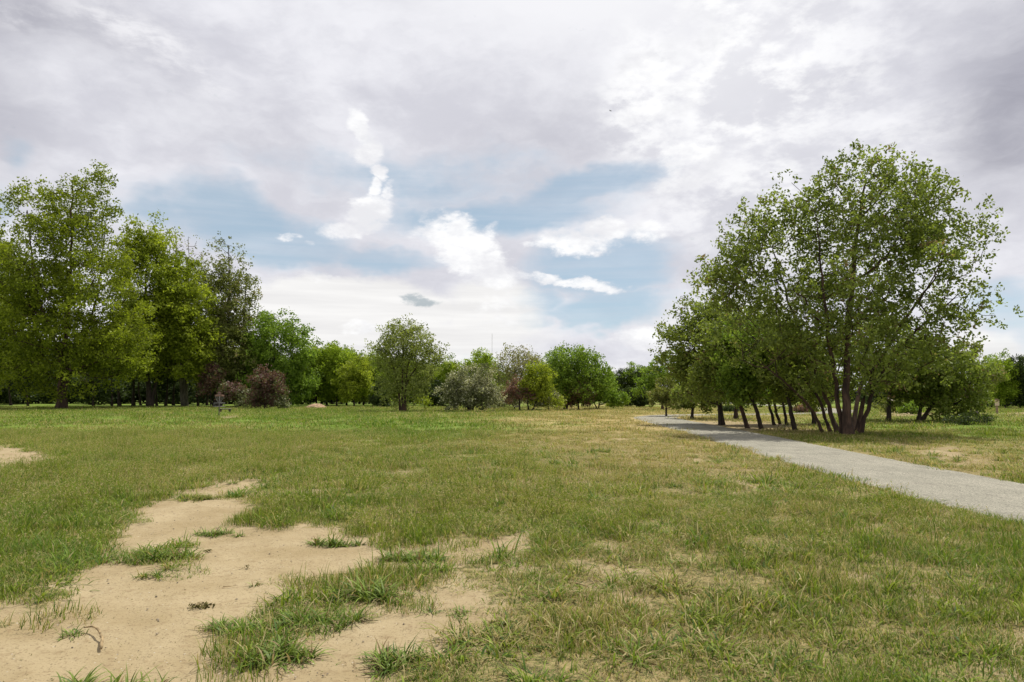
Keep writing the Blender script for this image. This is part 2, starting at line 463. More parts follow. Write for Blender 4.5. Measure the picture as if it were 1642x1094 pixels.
px_tree('cottonwood_tree', 'shady green tree just outside the right edge beyond the path', 'tree', (1800, 690),
    [(1790, 560, 90, 70), (1850, 600, 80, 60), (1760, 620, 40, 40)], mat='cotton', n_cl=200, leaf=.16, per=12, sprig=6, r=.2, seed=17, cl_r=.7)
px_tree('cottonwood_tree', 'green tree half hidden behind the right side of the largest tree', 'tree', (1425, 676),
    [(1425, 560, 60, 50), (1460, 590, 50, 40), (1400, 600, 40, 30)], mat='cotton', bark='bark_dark', n_cl=150, leaf=.15, per=12, sprig=6, r=.14, seed=18, cl_r=.65, depth=1.1)
# --- leaning trees in a row along the path, left of the big one
row = [
 ((1157, 681), [(1120, 545, 46, 44), (1090, 555, 32, 36), (1150, 520, 42, 38), (1110, 500, 28, 24), (1160, 590, 45, 34), (1085, 590, 22, 18), (1128, 622, 40, 22), (1175, 628, 30, 16)], [[(1157, 681), (1153, 630), (1140, 580), (1120, 520)], [(1158, 680), (1150, 600), (1165, 540)]], 'cotton', 'broad dark green tree at the left end of the leaning row beside the path', 5, 170, .14),
 ((1200, 686), [(1165, 560, 45, 42), (1150, 600, 36, 30), (1190, 530, 40, 32), (1185, 635, 30, 14)], [[(1200, 686), (1187, 650), (1172, 615), (1150, 560)]], 'cotton', 'slender tree leaning left, second trunk in the row beside the path', 6, 110, .10),
 ((1222, 688), [(1200, 560, 45, 40), (1185, 600, 36, 28), (1205, 632, 28, 14)], [[(1222, 688), (1212, 655), (1198, 620), (1185, 570)]], 'bright', 'slender tree leaning left, third trunk in the row beside the path', 7, 90, .10),
 ((1242, 681), [(1225, 560, 44, 40), (1215, 605, 36, 26), (1240, 630, 30, 14)], [[(1242, 681), (1235, 655), (1222, 620), (1210, 560)]], 'cotton', 'thin leaning tree, fourth trunk in the row beside the path', 8, 80, .08),
 ((1252, 680), [(1245, 550, 40, 40)], [[(1252, 680), (1242, 650), (1232, 620), (1230, 560)]], 'olive', 'thin leaning tree, fifth trunk in the row beside the path', 9, 60, .075),
 ((1262, 682), [(1255, 590, 40, 30)], [[(1262, 682), (1256, 650), (1246, 610), (1240, 570)]], 'cotton', 'thin leaning tree, sixth trunk in the row beside the path', 10, 60, .075),
 ((1275, 690), [(1275, 570, 45, 40), (1262, 610, 36, 24), (1285, 632, 32, 14)], [[(1275, 690), (1268, 660), (1262, 620), (1270, 560)]], 'cotton', 'dark upright trunk standing just left of the largest tree', 14, 90, .11),
 ((1180, 672), [(1175, 570, 45, 35), (1190, 600, 40, 24)], [[(1180, 672), (1180, 640), (1176, 580)]], 'cotton', 'thick dark trunk behind the leaning row beside the path', 15, 90, .16),
 ((1306, 680), [(1300, 580, 50, 40), (1320, 620, 40, 20)], [[(1306, 680), (1302, 640), (1296, 580)]], 'cotton', 'dark trunk seen behind the left stems of the largest tree', 16, 90, .12),
]
for b, lb, st, mt, lab, sd, ncl, rr in row:
    px_tree('leaning_tree', lab, 'tree', b, lb, st, mat=mt, bark='bark_dark' if sd % 3 else 'bark', n_cl=ncl, leaf=.14, per=12, sprig=6, r=rr, seed=sd, group='trees in the leaning row beside the path', cl_r=.62)
px_tree('young_tree', 'small round young tree alone at the bend of the path', 'tree', (1068, 668),
    [(1066, 628, 24, 22), (1080, 645, 16, 10), (1055, 640, 14, 10)], [[(1068, 668), (1068, 640), (1066, 615)]], mat='olive', bark='bark_dark', n_cl=60, leaf=.12, per=12, sprig=5, r=.07, seed=20)
px_tree('young_tree', 'small tree with a short crooked trunk right of the path bend', 'tree', (1110, 672),
    [(1112, 630, 32, 24), (1130, 645, 20, 12), (1095, 645, 18, 10)], [[(1109, 672), (1111, 650), (1112, 620)]], mat='cotton', bark='bark_dark', n_cl=70, leaf=.13, per=12, sprig=5, r=.12, seed=21)
px_tree('cottonwood_tree', 'bright green tree behind the path bend, left edge of the right-hand grove', 'tree', (1062, 657),
    [(1050, 606, 28, 26), (1075, 590, 30, 34), (1040, 625, 22, 20), (1095, 600, 26, 32)], mat='bright', n_cl=110, leafpx=2.2, per=11, sprig=5, r=.15, seed=22)

# --- left grove
px_tree('cottonwood_tree', 'tallest tree of the left grove, broad cottonwood with a thick reddish trunk', 'tree', (98, 656),
    [(110, 350, 74, 66), (150, 315, 36, 40), (48, 325, 40, 42), (120, 290, 24, 22), (95, 430, 110, 80), (60, 500, 95, 80), (135, 520, 100, 80), (60, 575, 85, 55), (130, 590, 80, 45), (205, 560, 50, 45), (178, 440, 40, 50), (8, 430, 40, 60), (170, 285, 18, 18)],
    [[(98, 656), (104, 560), (112, 430), (118, 290)], [(104, 655), (108, 600, 1), (150, 500, 2), (170, 360, 2)], [(98, 640), (92, 560, -1), (60, 470, -2), (45, 340, -1)]],
    mat='cotton_l', n_cl=560, leafpx=2.5, per=15, sprig=5, r=[.45, .2, .2], dens=1.75, seed=31, cl_r=1.25, shell=1.3, twig_r=.02)
px_tree('cottonwood_tree', 'dark leafy tree at the far left edge, cut by the frame', 'tree', (-40, 653),
    [(-40, 470, 80, 80), (-50, 380, 60, 60), (10, 540, 60, 60), (-60, 560, 90, 70)], mat='cotton_l', bark='bark_dark', n_cl=260, leafpx=2.8, dens=2, per=14, sprig=5, r=.4, seed=32, cl_r=1.4)
px_tree('cottonwood_tree', 'light yellow green tree beside the tallest left tree, bulging to the right', 'tree', (240, 653),
    [(238, 385, 34, 36), (222, 420, 40, 45), (270, 450, 50, 45), (290, 500, 50, 45), (250, 520, 55, 50), (230, 575, 35, 35), (300, 545, 45, 40), (310, 590, 26, 26), (205, 480, 35, 45)],
    [[(240, 653), (236, 580), (232, 480), (238, 375)], [(242, 652), (262, 560, 1), (290, 490, 2)]],
    mat='yellow', bark='bark_dark', n_cl=380, leafpx=2.6, per=14, sprig=5, r=[.32, .22], dens=1.7, seed=33, cl_r=1.2, shell=1.4)
px_tree('cottonwood_tree', 'half bare tree with purplish twigs above the light green left tree', 'tree', (296, 651),
    [(300, 420, 30, 45), (285, 395, 16, 30), (318, 440, 22, 40), (310, 500, 40, 50), (330, 560, 40, 50)],
    [[(296, 651), (300, 560), (303, 470), (302, 380)], [(297, 650), (285, 520), (282, 380)]], mat='olive', bark='bark_grey', n_cl=220, leafpx=2.0, per=9, sprig=4, r=.35, dens=1.8, seed=34, thin=.97, twig_r=.02, cl_r=1.1)
px_tree('cottonwood_tree', 'olive tree with a thin bare top and leaning trunk, right part of left grove', 'tree', (345, 652),
    [(362, 410, 20, 34), (345, 440, 26, 34), (385, 465, 22, 30), (370, 500, 38, 50), (365, 560, 45, 50), (400, 580, 36, 40), (345, 590, 36, 36), (392, 430, 12, 18)],
    [[(345, 652), (352, 600), (366, 520), (366, 395)], [(352, 640), (385, 570), (395, 450)], [(348, 650), (340, 560), (340, 440)]],
    mat='olive', bark='bark_dark', n_cl=330, leafpx=2.2, per=11, sprig=5, r=[.3, .2, .18], dens=1.9, seed=35, thin=.75, twig_r=.018, cl_r=1.1)
px_tree('cottonwood_tree', 'rounded green tree at the right end of the left grove', 'tree', (442, 652),
    [(445, 530, 42, 28), (478, 545, 22, 22), (420, 560, 34, 34), (460, 580, 40, 36), (480, 610, 28, 34), (430, 612, 34, 26), (440, 505, 18, 12), (420, 620, 40, 26), (478, 628, 28, 20)],
    [[(442, 652), (440, 600), (440, 510)], [(444, 651), (460, 600), (480, 545)]], mat='bright', bark='bark_dark', n_cl=210, leafpx=2.4, per=12, sprig=5, r=[.22, .13], dens=1.9, seed=36, cl_r=1.0)
# dark slender trunks in the shade of the left grove
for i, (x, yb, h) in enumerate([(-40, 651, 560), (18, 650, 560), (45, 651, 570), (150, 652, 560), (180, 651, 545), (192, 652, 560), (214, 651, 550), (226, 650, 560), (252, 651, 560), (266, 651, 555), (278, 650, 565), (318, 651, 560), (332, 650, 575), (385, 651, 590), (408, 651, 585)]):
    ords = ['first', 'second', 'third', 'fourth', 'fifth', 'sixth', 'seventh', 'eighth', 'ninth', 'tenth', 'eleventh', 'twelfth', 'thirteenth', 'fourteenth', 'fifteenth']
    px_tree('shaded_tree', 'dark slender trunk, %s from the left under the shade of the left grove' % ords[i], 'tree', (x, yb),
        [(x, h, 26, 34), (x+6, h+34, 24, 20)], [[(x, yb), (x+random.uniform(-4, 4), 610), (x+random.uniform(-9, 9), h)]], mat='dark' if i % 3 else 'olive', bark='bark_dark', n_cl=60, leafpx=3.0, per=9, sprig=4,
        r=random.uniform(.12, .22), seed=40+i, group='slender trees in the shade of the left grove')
# shrubs
px_tree('plum_shrub', 'reddish purple shrub with a white flowering side at the end of the left grove', 'shrub', (424, 656),
    [(426, 614, 24, 20), (415, 635, 20, 16), (438, 632, 16, 18)], mat='red', bark='bark_dark', n_cl=120, leafpx=2.0, per=13, sprig=5, r=.08, seed=60, clmin=.05, cl_r=.55)
px_tree('blossom_shrub', 'low white flowering shrub at the right foot of the purple shrub', 'shrub', (446, 656),
    [(447, 644, 12, 10), (438, 630, 10, 9), (453, 650, 7, 6)], mat='blossom', bark='bark_dark', n_cl=30, leafpx=1.8, per=10, sprig=4, r=.04, seed=61, clmin=.03, cl_r=.35)
px_tree('plum_shrub', 'small purple shrub left of the larger purple one, behind the disc basket', 'shrub', (378, 655),
    [(376, 626, 14, 8), (366, 634, 10, 8)], mat='red', bark='bark_dark', n_cl=50, leafpx=2.0, per=10, sprig=4, r=.06, seed=62, clmin=.05, cl_r=.5)
px_tree('plum_shrub', 'dark reddish shrub deep in the shade behind the disc basket', 'shrub', (338, 653),
    [(340, 600, 12, 16), (335, 622, 12, 12)], mat='red', bark='bark_dark', n_cl=50, leafpx=2.0, per=10, sprig=4, r=.06, seed=63, clmin=.05, cl_r=.6)
px_tree('blossom_shrub', 'pale flowering bush between the two purple shrubs of the left grove', 'shrub', (392, 655),
    [(388, 640, 16, 12), (362, 628, 9, 12)], mat='blossom', bark='bark_dark', n_cl=28, leafpx=1.8, per=9, sprig=4, r=.05, seed=64, clmin=.03, cl_r=.4)

# --- centre
px_tree('cottonwood_tree', 'lone oval cottonwood in the middle of the field with an olive green crown', 'tree', (646, 660),
    [(648, 548, 42, 32), (620, 570, 28, 26), (668, 570, 32, 30), (640, 600, 34, 32), (690, 565, 20, 20), (652, 528, 24, 14), (645, 632, 30, 18), (700, 580, 10, 10), (625, 615, 20, 22), (668, 620, 18, 24)],
    [[(645, 660), (645, 620), (648, 530)], [(648, 659), (655, 610), (690, 560)], [(643, 659), (636, 610), (622, 560)], [(650, 659), (652, 600), (664, 550)]],
    mat='olive_l', bark='bark', n_cl=300, leafpx=1.9, per=11, sprig=4, r=[.17, .1, .1, .09], seed=70, cl_r=.7, shell=1.2)
px_tree('leafy_sapling', 'short leafy sapling at the right foot of the lone oval cottonwood', 'sapling', (683, 659),
    [(683, 646, 9, 9), (672, 642, 8, 8)], mat='yellow', bark='bark_dark', n_cl=14, leafpx=1.8, per=7, sprig=4, r=.03, seed=71, clmin=.05, cl_r=.4)
px_tree('crabapple_tree', 'dome shaped crabapple in grey white bloom, right of the lone cottonwood', 'tree', (755, 660),
    [(755, 612, 36, 28), (730, 632, 24, 22), (780, 632, 24, 22), (755, 632, 36, 22)],
    [[(754, 660), (754, 640), (752, 600)], [(756, 659), (764, 635), (780, 615)], [(753, 659), (744, 635), (730, 618)]],
    mat='blossom', bark='bark_dark', n_cl=230, leafpx=1.7, per=13, sprig=5, r=[.16, .1, .1], seed=72, cl_r=.55, clmin=.1, shell=2.5)
px_tree('cottonwood_tree', 'pale half leafed tree with a forked trunk behind the pink crabapple', 'tree', (829, 654),
    [(830, 580, 34, 22), (808, 600, 20, 20), (850, 590, 24, 22), (830, 605, 30, 16)],
    [[(829, 654), (829, 615), (822, 572)], [(830, 650), (834, 612), (846, 574)], [(829, 640), (818, 605), (804, 585)], [(830, 640), (846, 605), (862, 585)]],
    mat='pale', bark='bark_grey', n_cl=240, leafpx=1.6, per=7, sprig=3, r=[.2, .16, .12, .12], seed=73, cl_r=.8, twig_r=.018, shell=2.2)
px_tree('crabapple_tree', 'pink flowering crabapple with a single dark trunk left of the yellow green tree', 'tree', (833, 659),
    [(833, 622, 20, 14), (845, 632, 14, 12), (822, 636, 14, 10)], mat='red_white', bark='bark_dark', n_cl=60, leafpx=1.7, per=11, sprig=5, r=.1, seed=74, cl_r=.5, clmin=.3)
px_tree('crabapple_tree', 'low white flowering crabapple leaning left of the pink one', 'tree', (826, 657),
    [(812, 638, 18, 11), (824, 642, 14, 9)], mat='blossom', bark='bark_dark', n_cl=45, leafpx=1.6, per=10, sprig=5, r=.06, seed=75, cl_r=.45, clmin=.2)
px_tree('willow_tree', 'yellow green tree on forked dark trunks in the centre of the field edge', 'tree', (850, 659),
    [(862, 608, 20, 26), (870, 628, 18, 18), (850, 625, 14, 20), (885, 645, 14, 10)],
    [[(849, 659), (846, 645), (848, 615)], [(851, 659), (860, 644), (866, 600)]], mat='yellow', bark='bark_dark', n_cl=110, leafpx=1.9, per=11, sprig=5, r=[.11, .1], seed=76, cl_r=.6)
px_tree('crabapple_tree', 'small pale flowering tree on a short trunk right of the yellow green tree', 'tree', (881, 659),
    [(884, 640, 16, 12), (868, 643, 10, 9)], mat='blossom', bark='bark_dark', n_cl=36, leafpx=1.6, per=10, sprig=4, r=.06, seed=77, cl_r=.45, clmin=.25)
px_tree('cottonwood_tree', 'big bright green rounded tree right of the centre of the field edge', 'tree', (906, 657),
    [(910, 578, 30, 20), (935, 590, 32, 28), (895, 610, 28, 28), (955, 610, 20, 26), (925, 620, 34, 22), (965, 598, 9, 10)],
    [[(906, 657), (908, 620), (912, 570)], [(907, 656), (920, 615), (945, 585)]], mat='bright', bark='bark_dark', n_cl=260, leafpx=2.1, per=12, sprig=5, r=[.16, .12], seed=78, cl_r=.8)
px_tree('bushy_tree', 'green bushy tree with a crooked low fork at the right end of the centre trees', 'tree', (960, 656),
    [(966, 625, 22, 20), (945, 632, 18, 16), (985, 640, 16, 11)], [[(959, 656), (963, 640), (975, 620)], [(959, 656), (950, 640), (945, 625)]], mat='bright', bark='bark_dark', n_cl=90, leafpx=2.0, per=11, sprig=5, r=[.08, .07], seed=79, cl_r=.6, clmin=.1)
px_tree('crabapple_tree', 'rose tinted crabapple in front of the big bright green tree', 'tree', (928, 657),
    [(928, 634, 22, 19), (935, 620, 12, 10), (912, 642, 12, 10)], mat='red_white', bark='bark_dark', n_cl=80, leafpx=1.7, per=12, sprig=5, r=.09, seed=80, cl_r=.5, clmin=.15)
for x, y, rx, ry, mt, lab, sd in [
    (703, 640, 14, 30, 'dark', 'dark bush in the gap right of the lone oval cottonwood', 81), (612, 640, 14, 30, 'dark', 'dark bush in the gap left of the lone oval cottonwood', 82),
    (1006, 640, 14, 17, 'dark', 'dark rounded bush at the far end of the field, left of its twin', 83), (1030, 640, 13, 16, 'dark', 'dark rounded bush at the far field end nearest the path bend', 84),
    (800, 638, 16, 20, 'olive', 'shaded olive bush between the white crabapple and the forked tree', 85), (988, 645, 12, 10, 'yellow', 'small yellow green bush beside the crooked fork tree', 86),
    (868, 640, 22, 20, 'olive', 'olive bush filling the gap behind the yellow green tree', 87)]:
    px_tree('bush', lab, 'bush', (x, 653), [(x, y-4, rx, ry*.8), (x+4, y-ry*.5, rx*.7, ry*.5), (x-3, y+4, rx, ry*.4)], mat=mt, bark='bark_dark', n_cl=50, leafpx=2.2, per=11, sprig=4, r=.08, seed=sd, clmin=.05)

# --- far rows: four prototypes, then copies
far = [
 # x, base y, top y, kind
 (508, 651, 562, 0), (524, 650, 566, 1), (540, 651, 563, 2), (556, 650, 572, 0), (568, 652, 580, 1), (583, 650, 578, 3), (598, 651, 576, 2), (622, 650, 585, 0), (640, 650, 580, 1), (664, 650, 588, 2),
 (515, 648, 570, 1), (532, 648, 566, 0), (548, 648, 568, 1), (576, 648, 578, 0), (592, 648, 580, 1), (608, 648, 580, 3), (632, 648, 584, 1), (654, 648, 588, 0), (674, 648, 588, 1), (694, 648, 585, 0), (710, 649, 584, 3),
 (682, 650, 583, 3), (722, 650, 582, 0), (738, 650, 588, 1), (772, 651, 572, 2), (790, 650, 590, 4), (812, 649, 600, 0), (880, 650, 580, 4), (898, 649, 596, 1)]
far2 = [(985, 649, 606, 4), (1003, 649, 598, 5), (1020, 649, 594, 4), (1040, 649, 596, 5), (1130, 648, 606, 4), (1190, 648, 604, 5), (1250, 648, 604, 4), (1310, 648, 603, 0), (1405, 648, 606, 5), (1440, 650, 600, 4), (1470, 650, 598, 5), (1500, 650, 602, 0),
 (1530, 650, 604, 4), (1590, 654, 585, 4), (1612, 655, 578, 0), (1636, 655, 582, 5), (1660, 655, 580, 4), (1700, 655, 575, 0)]
far3 = [(-120, 646, 545, 5), (-80, 646, 560, 4), (-30, 645, 570, 5), (20, 645, 560, 4), (60, 645, 565, 5), (110, 645, 560, 5), (160, 645, 560, 4), (210, 645, 565, 5), (260, 645, 560, 5), (310, 645, 575, 4), (350, 645, 575, 5), (400, 645, 575, 5), (440, 646, 575, 4), (480, 646, 575, 5)]
kinds = ['fresh', 'yellow', 'fresh', 'olive_l', 'bright', 'dark']
sds = [101, 102, 103, 104, 105, 106]
words = {0: 'light yellow green young tree', 1: 'slim yellow green tree', 2: 'fresh green young tree', 3: 'dull olive young tree', 4: 'rounded mid green tree', 5: 'dark green rounded tree'}
ordn = ['first', 'second', 'third', 'fourth', 'fifth', 'sixth', 'seventh', 'eighth', 'ninth', 'tenth', 'eleventh', 'twelfth', 'thirteenth', 'fourteenth', 'fifteenth', 'sixteenth', 'seventeenth', 'eighteenth', 'nineteenth', 'twentieth', 'twenty-first', 'twenty-second', 'twenty-third', 'twenty-fourth', 'twenty-fifth', 'twenty-sixth', 'twenty-seventh', 'twenty-eighth', 'twenty-ninth', 'thirtieth', 'thirty-first', 'thirty-second']
protos = {}
for k in range(6):
    w = 2.0 if k < 4 else 2.6
    h = 7.0
    lobes = [(0, 0, 5.2, w*.8, w*.8, 1.8), (-.9, .2, 3.8, w*.75, w*.75, 1.8), (1.0, -.2, 4.0, w*.75, w*.75, 1.7), (.1, 0, 2.4, w*.9, w*.9, 1.4)]
    if k < 4: lobes += [(.4, .2, 1.5, w*.75, w*.75, 1.1)]
    if k >= 4: lobes += [(0, 0, 1.4, w*1.0, w*1.0, 1.3)]
    tm, cm = build_tree(lobes, [[(0, 0, -.2), (.15, 0, 3), (0, 0, 6.2)], [(.1, 0, .4), (.7, .2, 3), (1.2, 0, 5.0)]], 90, .24, 26, 5, [.11, .06], sds[k], cl_r=.8, clmin=.25 if k >= 4 else .5)
    tm.materials.append(M['bark_dark']); cm.materials.append(M[kinds[k]])
    protos[k] = (tm, cm)
def far_tree(x, yb, yt, k, label, group):
    g = gp(x, yb); Y = g[1]; hh = (yb-yt)*Y/F/cp; s = hh/7.0
    root = empty('row_tree', (g[0], Y, 0), random.uniform(0, 6.28)); s *= 1.13; sx = s*random.uniform(.85, 1.1)*(1.0 if yb-yt > 60 else 1.15)
    root.scale = (sx, sx, s)
    tag(root, label, 'tree', group)
    obj('trunk', protos[k][0], None, root); obj('crown', protos[k][1], None, root)
far.sort()
for i, (x, yb, yt, k) in enumerate(far):
    far_tree(x, yb, yt, k, '%s, %s from left in the far row left of centre' % (words[k], ordn[i]), 'trees in the far row behind the field')
for i, (x, yb, yt, k) in enumerate(far2):
    far_tree(x, yb, yt, k, '%s, %s from left in the distant row on the right' % (words[k], ordn[i]), 'trees in the distant row behind the path')
for i, (x, yb, yt, k) in enumerate(far3):
    far_tree(x, yb, yt, k, '%s, %s from left in the backdrop behind the left grove' % (words[k], ordn[i]), 'trees behind the left grove')
for i, (x, yb, w, h, mt, lab) in enumerate([
    (1290, 662, 16, 14, 'red_white', 'low reddish brush in the grass behind the largest tree'), (1170, 661, 14, 8, 'dark', 'low dark bush across the path between two trunks'),
    (1425, 662, 22, 22, 'olive', 'low olive bush behind the right stems of the largest tree'), (1460, 664, 16, 16, 'bright', 'low green bush under the drooping right-hand branches'),
    (1550, 682, 34, 16, 'dark', 'low brush at far right darkened to stand in for branch shadow')]):  # last one: low brush whose dark leaves also stand in for the branch shadow
    px_tree('bush', lab, 'bush', (x, yb), [(x, yb-h*.45, w, h*.5), (x-w*.4, yb-h*.3, w*.6, h*.35), (x+w*.4, yb-h*.35, w*.6, h*.4)], mat=mt, bark='bark_dark', n_cl=36, leafpx=2.0, per=9, sprig=4, r=.04, seed=120+i, clmin=.02, cl_r=.3)

# undergrowth behind the trunks, leaf colour darkened to stand in for the shade there
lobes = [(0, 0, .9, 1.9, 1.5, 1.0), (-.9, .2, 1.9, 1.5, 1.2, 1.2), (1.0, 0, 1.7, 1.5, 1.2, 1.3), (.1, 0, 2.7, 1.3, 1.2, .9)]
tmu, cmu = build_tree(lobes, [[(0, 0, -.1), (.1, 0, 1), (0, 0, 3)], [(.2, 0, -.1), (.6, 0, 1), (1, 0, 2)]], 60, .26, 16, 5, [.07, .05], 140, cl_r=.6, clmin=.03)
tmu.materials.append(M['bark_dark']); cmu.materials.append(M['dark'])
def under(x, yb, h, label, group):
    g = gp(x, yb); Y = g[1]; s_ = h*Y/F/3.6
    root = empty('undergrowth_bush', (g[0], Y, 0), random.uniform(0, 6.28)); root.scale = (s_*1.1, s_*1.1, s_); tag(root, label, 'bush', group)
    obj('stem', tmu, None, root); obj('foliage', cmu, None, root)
for x in range(-190, 500, 23): under(x+random.uniform(-6, 6), random.uniform(646.5, 649.5), random.uniform(40, 62), 'undergrowth bush darkened to deepen the shade behind the trunks of the left grove', 'undergrowth behind the left grove')
for x in range(500, 735, 17): under(x+random.uniform(-5, 5), 647.5, random.uniform(14, 24), 'low bush added to darken the shade under the far yellow green tree row', 'undergrowth under the far tree row')  # dark bushes added to give the shade behind these trunks
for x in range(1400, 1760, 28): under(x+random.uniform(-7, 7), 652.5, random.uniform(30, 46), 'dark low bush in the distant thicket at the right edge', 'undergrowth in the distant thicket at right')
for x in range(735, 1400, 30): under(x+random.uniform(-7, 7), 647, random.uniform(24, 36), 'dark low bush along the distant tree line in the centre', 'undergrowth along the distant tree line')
# ================================================================== GROUND
def graded(a, b, near, lo, hi, fine, g):
    """sorted coordinates: step 'fine' inside [lo,hi], growing by factor g outside"""
    c = list(np.arange(lo, hi, fine)); s = fine; p = lo; L = []
    while p > a: s *= g; p -= s; L.append(p)
    s = fine; p = c[-1]; Rr = []
    while p < b: s *= g; p += s; Rr.append(p)
    return np.array(L[::-1]+c+Rr)
gx = graded(-2500, 2500, 0, -9, 11, .055, 1.035); gy = graded(-60, 4000, 0, 1.8, 12, .045, 1.018)
GX, GY = np.meshgrid(gx, gy)
sand, dry, lush, feather, thin = fields(GX.ravel(), GY.ravel())
GZ = height(GX.ravel(), GY.ravel())
farm = 1-sstep(90, 200, np.hypot(GX.ravel(), GY.ravel()))
GZ = GZ*farm - sand*.022 + sand*(fbm(GX.ravel()*7, GY.ravel()*7, 4)-.5)*.030
V = np.stack([GX.ravel(), GY.ravel(), GZ], 1)
nx = len(gx); ny = len(gy)
I = np.arange(nx*ny).reshape(ny, nx)
Fc = np.stack([I[:-1, :-1], I[:-1, 1:], I[1:, 1:], I[1:, :-1]], -1).reshape(-1, 4)
gm = mesh_np('ground', V, Fc, {'sand': ('POINT', np.maximum(sand, thin*.6)), 'dry': ('POINT', dry), 'lush': ('POINT', lush)}, smooth=True)
m, t, b = new_mat('field_ground')
P = t.node('ShaderNodeNewGeometry').outputs['Position']
att = lambda n: t.node('ShaderNodeAttribute', attribute_name=n).outputs['Fac']
n1 = t.noise(P, 1.3, 6, .6); n2 = t.noise(P, 14, 6, .65); n3 = t.noise(P, 70, 3, .6); n4 = t.noise(P, .12, 4, .55)
green = t.mix(t.mr(n2, .35, .65), (.075, .120, .016), (.190, .240, .042))
green = t.mix(t.m('MULTIPLY', att('lush'), .7), green, (.130, .215, .030))
straw = t.mix(t.mr(n1, .35, .65), (.27, .215, .080), (.38, .29, .135))
dr = t.m('ADD', att('dry'), t.m('MULTIPLY', t.m('SUBTRACT', n2, .5), .9))
gcol = t.mix(t.mr(dr, .25, .85), green, straw)
gcol = t.mix(t.mr(n4, .5, .75, 0, .35), gcol, (.24, .235, .080))
scol = t.mix(t.mr(n1, .3, .7), (.275, .212, .115), (.355, .285, .170))
scol = t.mix(t.mr(n2, .52, .70, 0, .6), scol, (.205, .145, .078))
scol = t.mix(t.mr(n3, .57, .66, 0, .7), scol, (.15, .105, .06))
wav = t.noise(t.mapping(P, scale=(5, 16, 1), rot=(0, 0, .35)), 1.0, 5, .6)
scol = t.mix(t.mr(wav, .58, .75, 0, .4), scol, (.20, .143, .078))
vor = t.node('ShaderNodeTexVoronoi'); vor.inputs['Scale'].default_value = 45; t.l.new(P, vor.inputs['Vector'])
sc_ = t.node('ShaderNodeSeparateColor'); t.l.new(vor.outputs['Color'], sc_.inputs[0]); rnd = t.m('GREATER_THAN', sc_.outputs[0], .93)
peb = t.m('MULTIPLY', t.m('LESS_THAN', vor.outputs['Distance'], .22), rnd)
scol = t.mix(t.m('MULTIPLY', peb, .6), scol, (.46, .42, .35))
sf = t.mr(t.m('ADD', att('sand'), t.m('MULTIPLY', t.m('SUBTRACT', n2, .5), .6)), .02, .42)
soil = t.mix(t.mr(n2, .42, .58), (.045, .034, .018), (.25, .185, .095))
n5 = t.noise(t.mapping(P, scale=(1, 1, 1)), 160, 2, .6); soil = t.mix(t.mr(n5, .50, .60, 0, .8), soil, (.36, .28, .13)); soil = t.mix(t.mr(n3, .54, .62, 0, .7), soil, (.09, .12, .025))
spx = t.node('ShaderNodeSeparateXYZ'); t.l.new(P, spx.inputs[0])
dist = t.vm('LENGTH', P)
nearf = t.mr(dist, 10, 32)          # soil shows between the blades near by; far away the sheet itself reads as turf
gcol = t.mix(nearf, t.mix(.88, gcol, soil), gcol)
col = t.mix(sf, gcol, scol)
t.l.new(col, b.inputs['Base Color']); b.inputs['Roughness'].default_value = .95; b.inputs['Specular IOR Level'].default_value = .1
bp = t.node('ShaderNodeBump'); bp.inputs['Strength'].default_value = .8; bp.inputs['Distance'].default_value = .02
hsum = t.m('ADD', t.m('MULTIPLY', n2, .8), t.m('ADD', t.m('MULTIPLY', n3, .25), t.m('MULTIPLY', wav, .5)))
t.l.new(hsum, bp.inputs['Height']); t.l.new(bp.outputs[0], b.inputs['Normal'])
tag(obj('ground', gm, m), kind='structure')

# ------------------------------------------------------------------ path
C = PATH_C; T = np.gradient(C, axis=0); T /= np.linalg.norm(T, axis=1)[:, None]; Nn = np.stack([T[:, 1], -T[:, 0]], 1)
# resample finer
seg = np.r_[0, np.cumsum(np.linalg.norm(np.diff(C, axis=0), axis=1))]
ss = np.arange(0, seg[-1], .12)
Cx = np.interp(ss, seg, C[:, 0]); Cy = np.interp(ss, seg, C[:, 1]); Nx = np.interp(ss, seg, Nn[:, 0]); Ny = np.interp(ss, seg, Nn[:, 1])
K = 14; rows = []
for j in range(K+1):
    q = -1+2*j/K
    w = PATH_W*q
    if abs(q) == 1:
        w = np.sign(q)*(PATH_W+.42*(fbm(ss*.9+q*50, ss*0+q, 5)-.45)+.22*(fbm(ss*5+q*9, ss*0, 3)-.5))
    x = Cx+Nx*w; y = Cy+Ny*w
    z = np.full(len(ss), .012)+.02*(1-q*q)+(fbm(x*3, y*3, 3)-.5)*.012
    if abs(q) == 1: z = z*0-.035
    rows.append(np.stack([x, y, z], 1))
V = np.stack(rows, 1).reshape(-1, 3); n = len(ss); I = np.arange(n*(K+1)).reshape(n, K+1)
Fc = np.stack([I[:-1, :-1], I[1:, :-1], I[1:, 1:], I[:-1, 1:]], -1).reshape(-1, 4)[:, ::-1]
m, t, b = new_mat('crushed_gravel')
P = t.node('ShaderNodeNewGeometry').outputs['Position']
n1 = t.noise(P, .9, 4, .6); n2 = t.noise(P, 38, 5, .7); n3 = t.noise(t.mapping(P, scale=(7, 1.1, 1)), 1, 5, .65)
c = t.mix(t.mr(n1, .3, .7), (.29, .275, .215), (.38, .355, .28))
c = t.mix(t.mr(n2, .47, .62, 0, .8), c, (.085, .082, .068))
c = t.mix(t.mr(n2, .25, .42, .55, 0), c, (.56, .53, .45))
nb_ = t.noise(P, 110, 3, .7); c = t.mix(t.mr(nb_, .50, .60, 0, .75), c, (.10, .095, .075)); c = t.mix(t.mr(nb_, .30, .42, .5, 0), c, (.46, .43, .35))
c = t.mix(t.mr(n3, .50, .70, 0, .6), c, (.155, .142, .115))
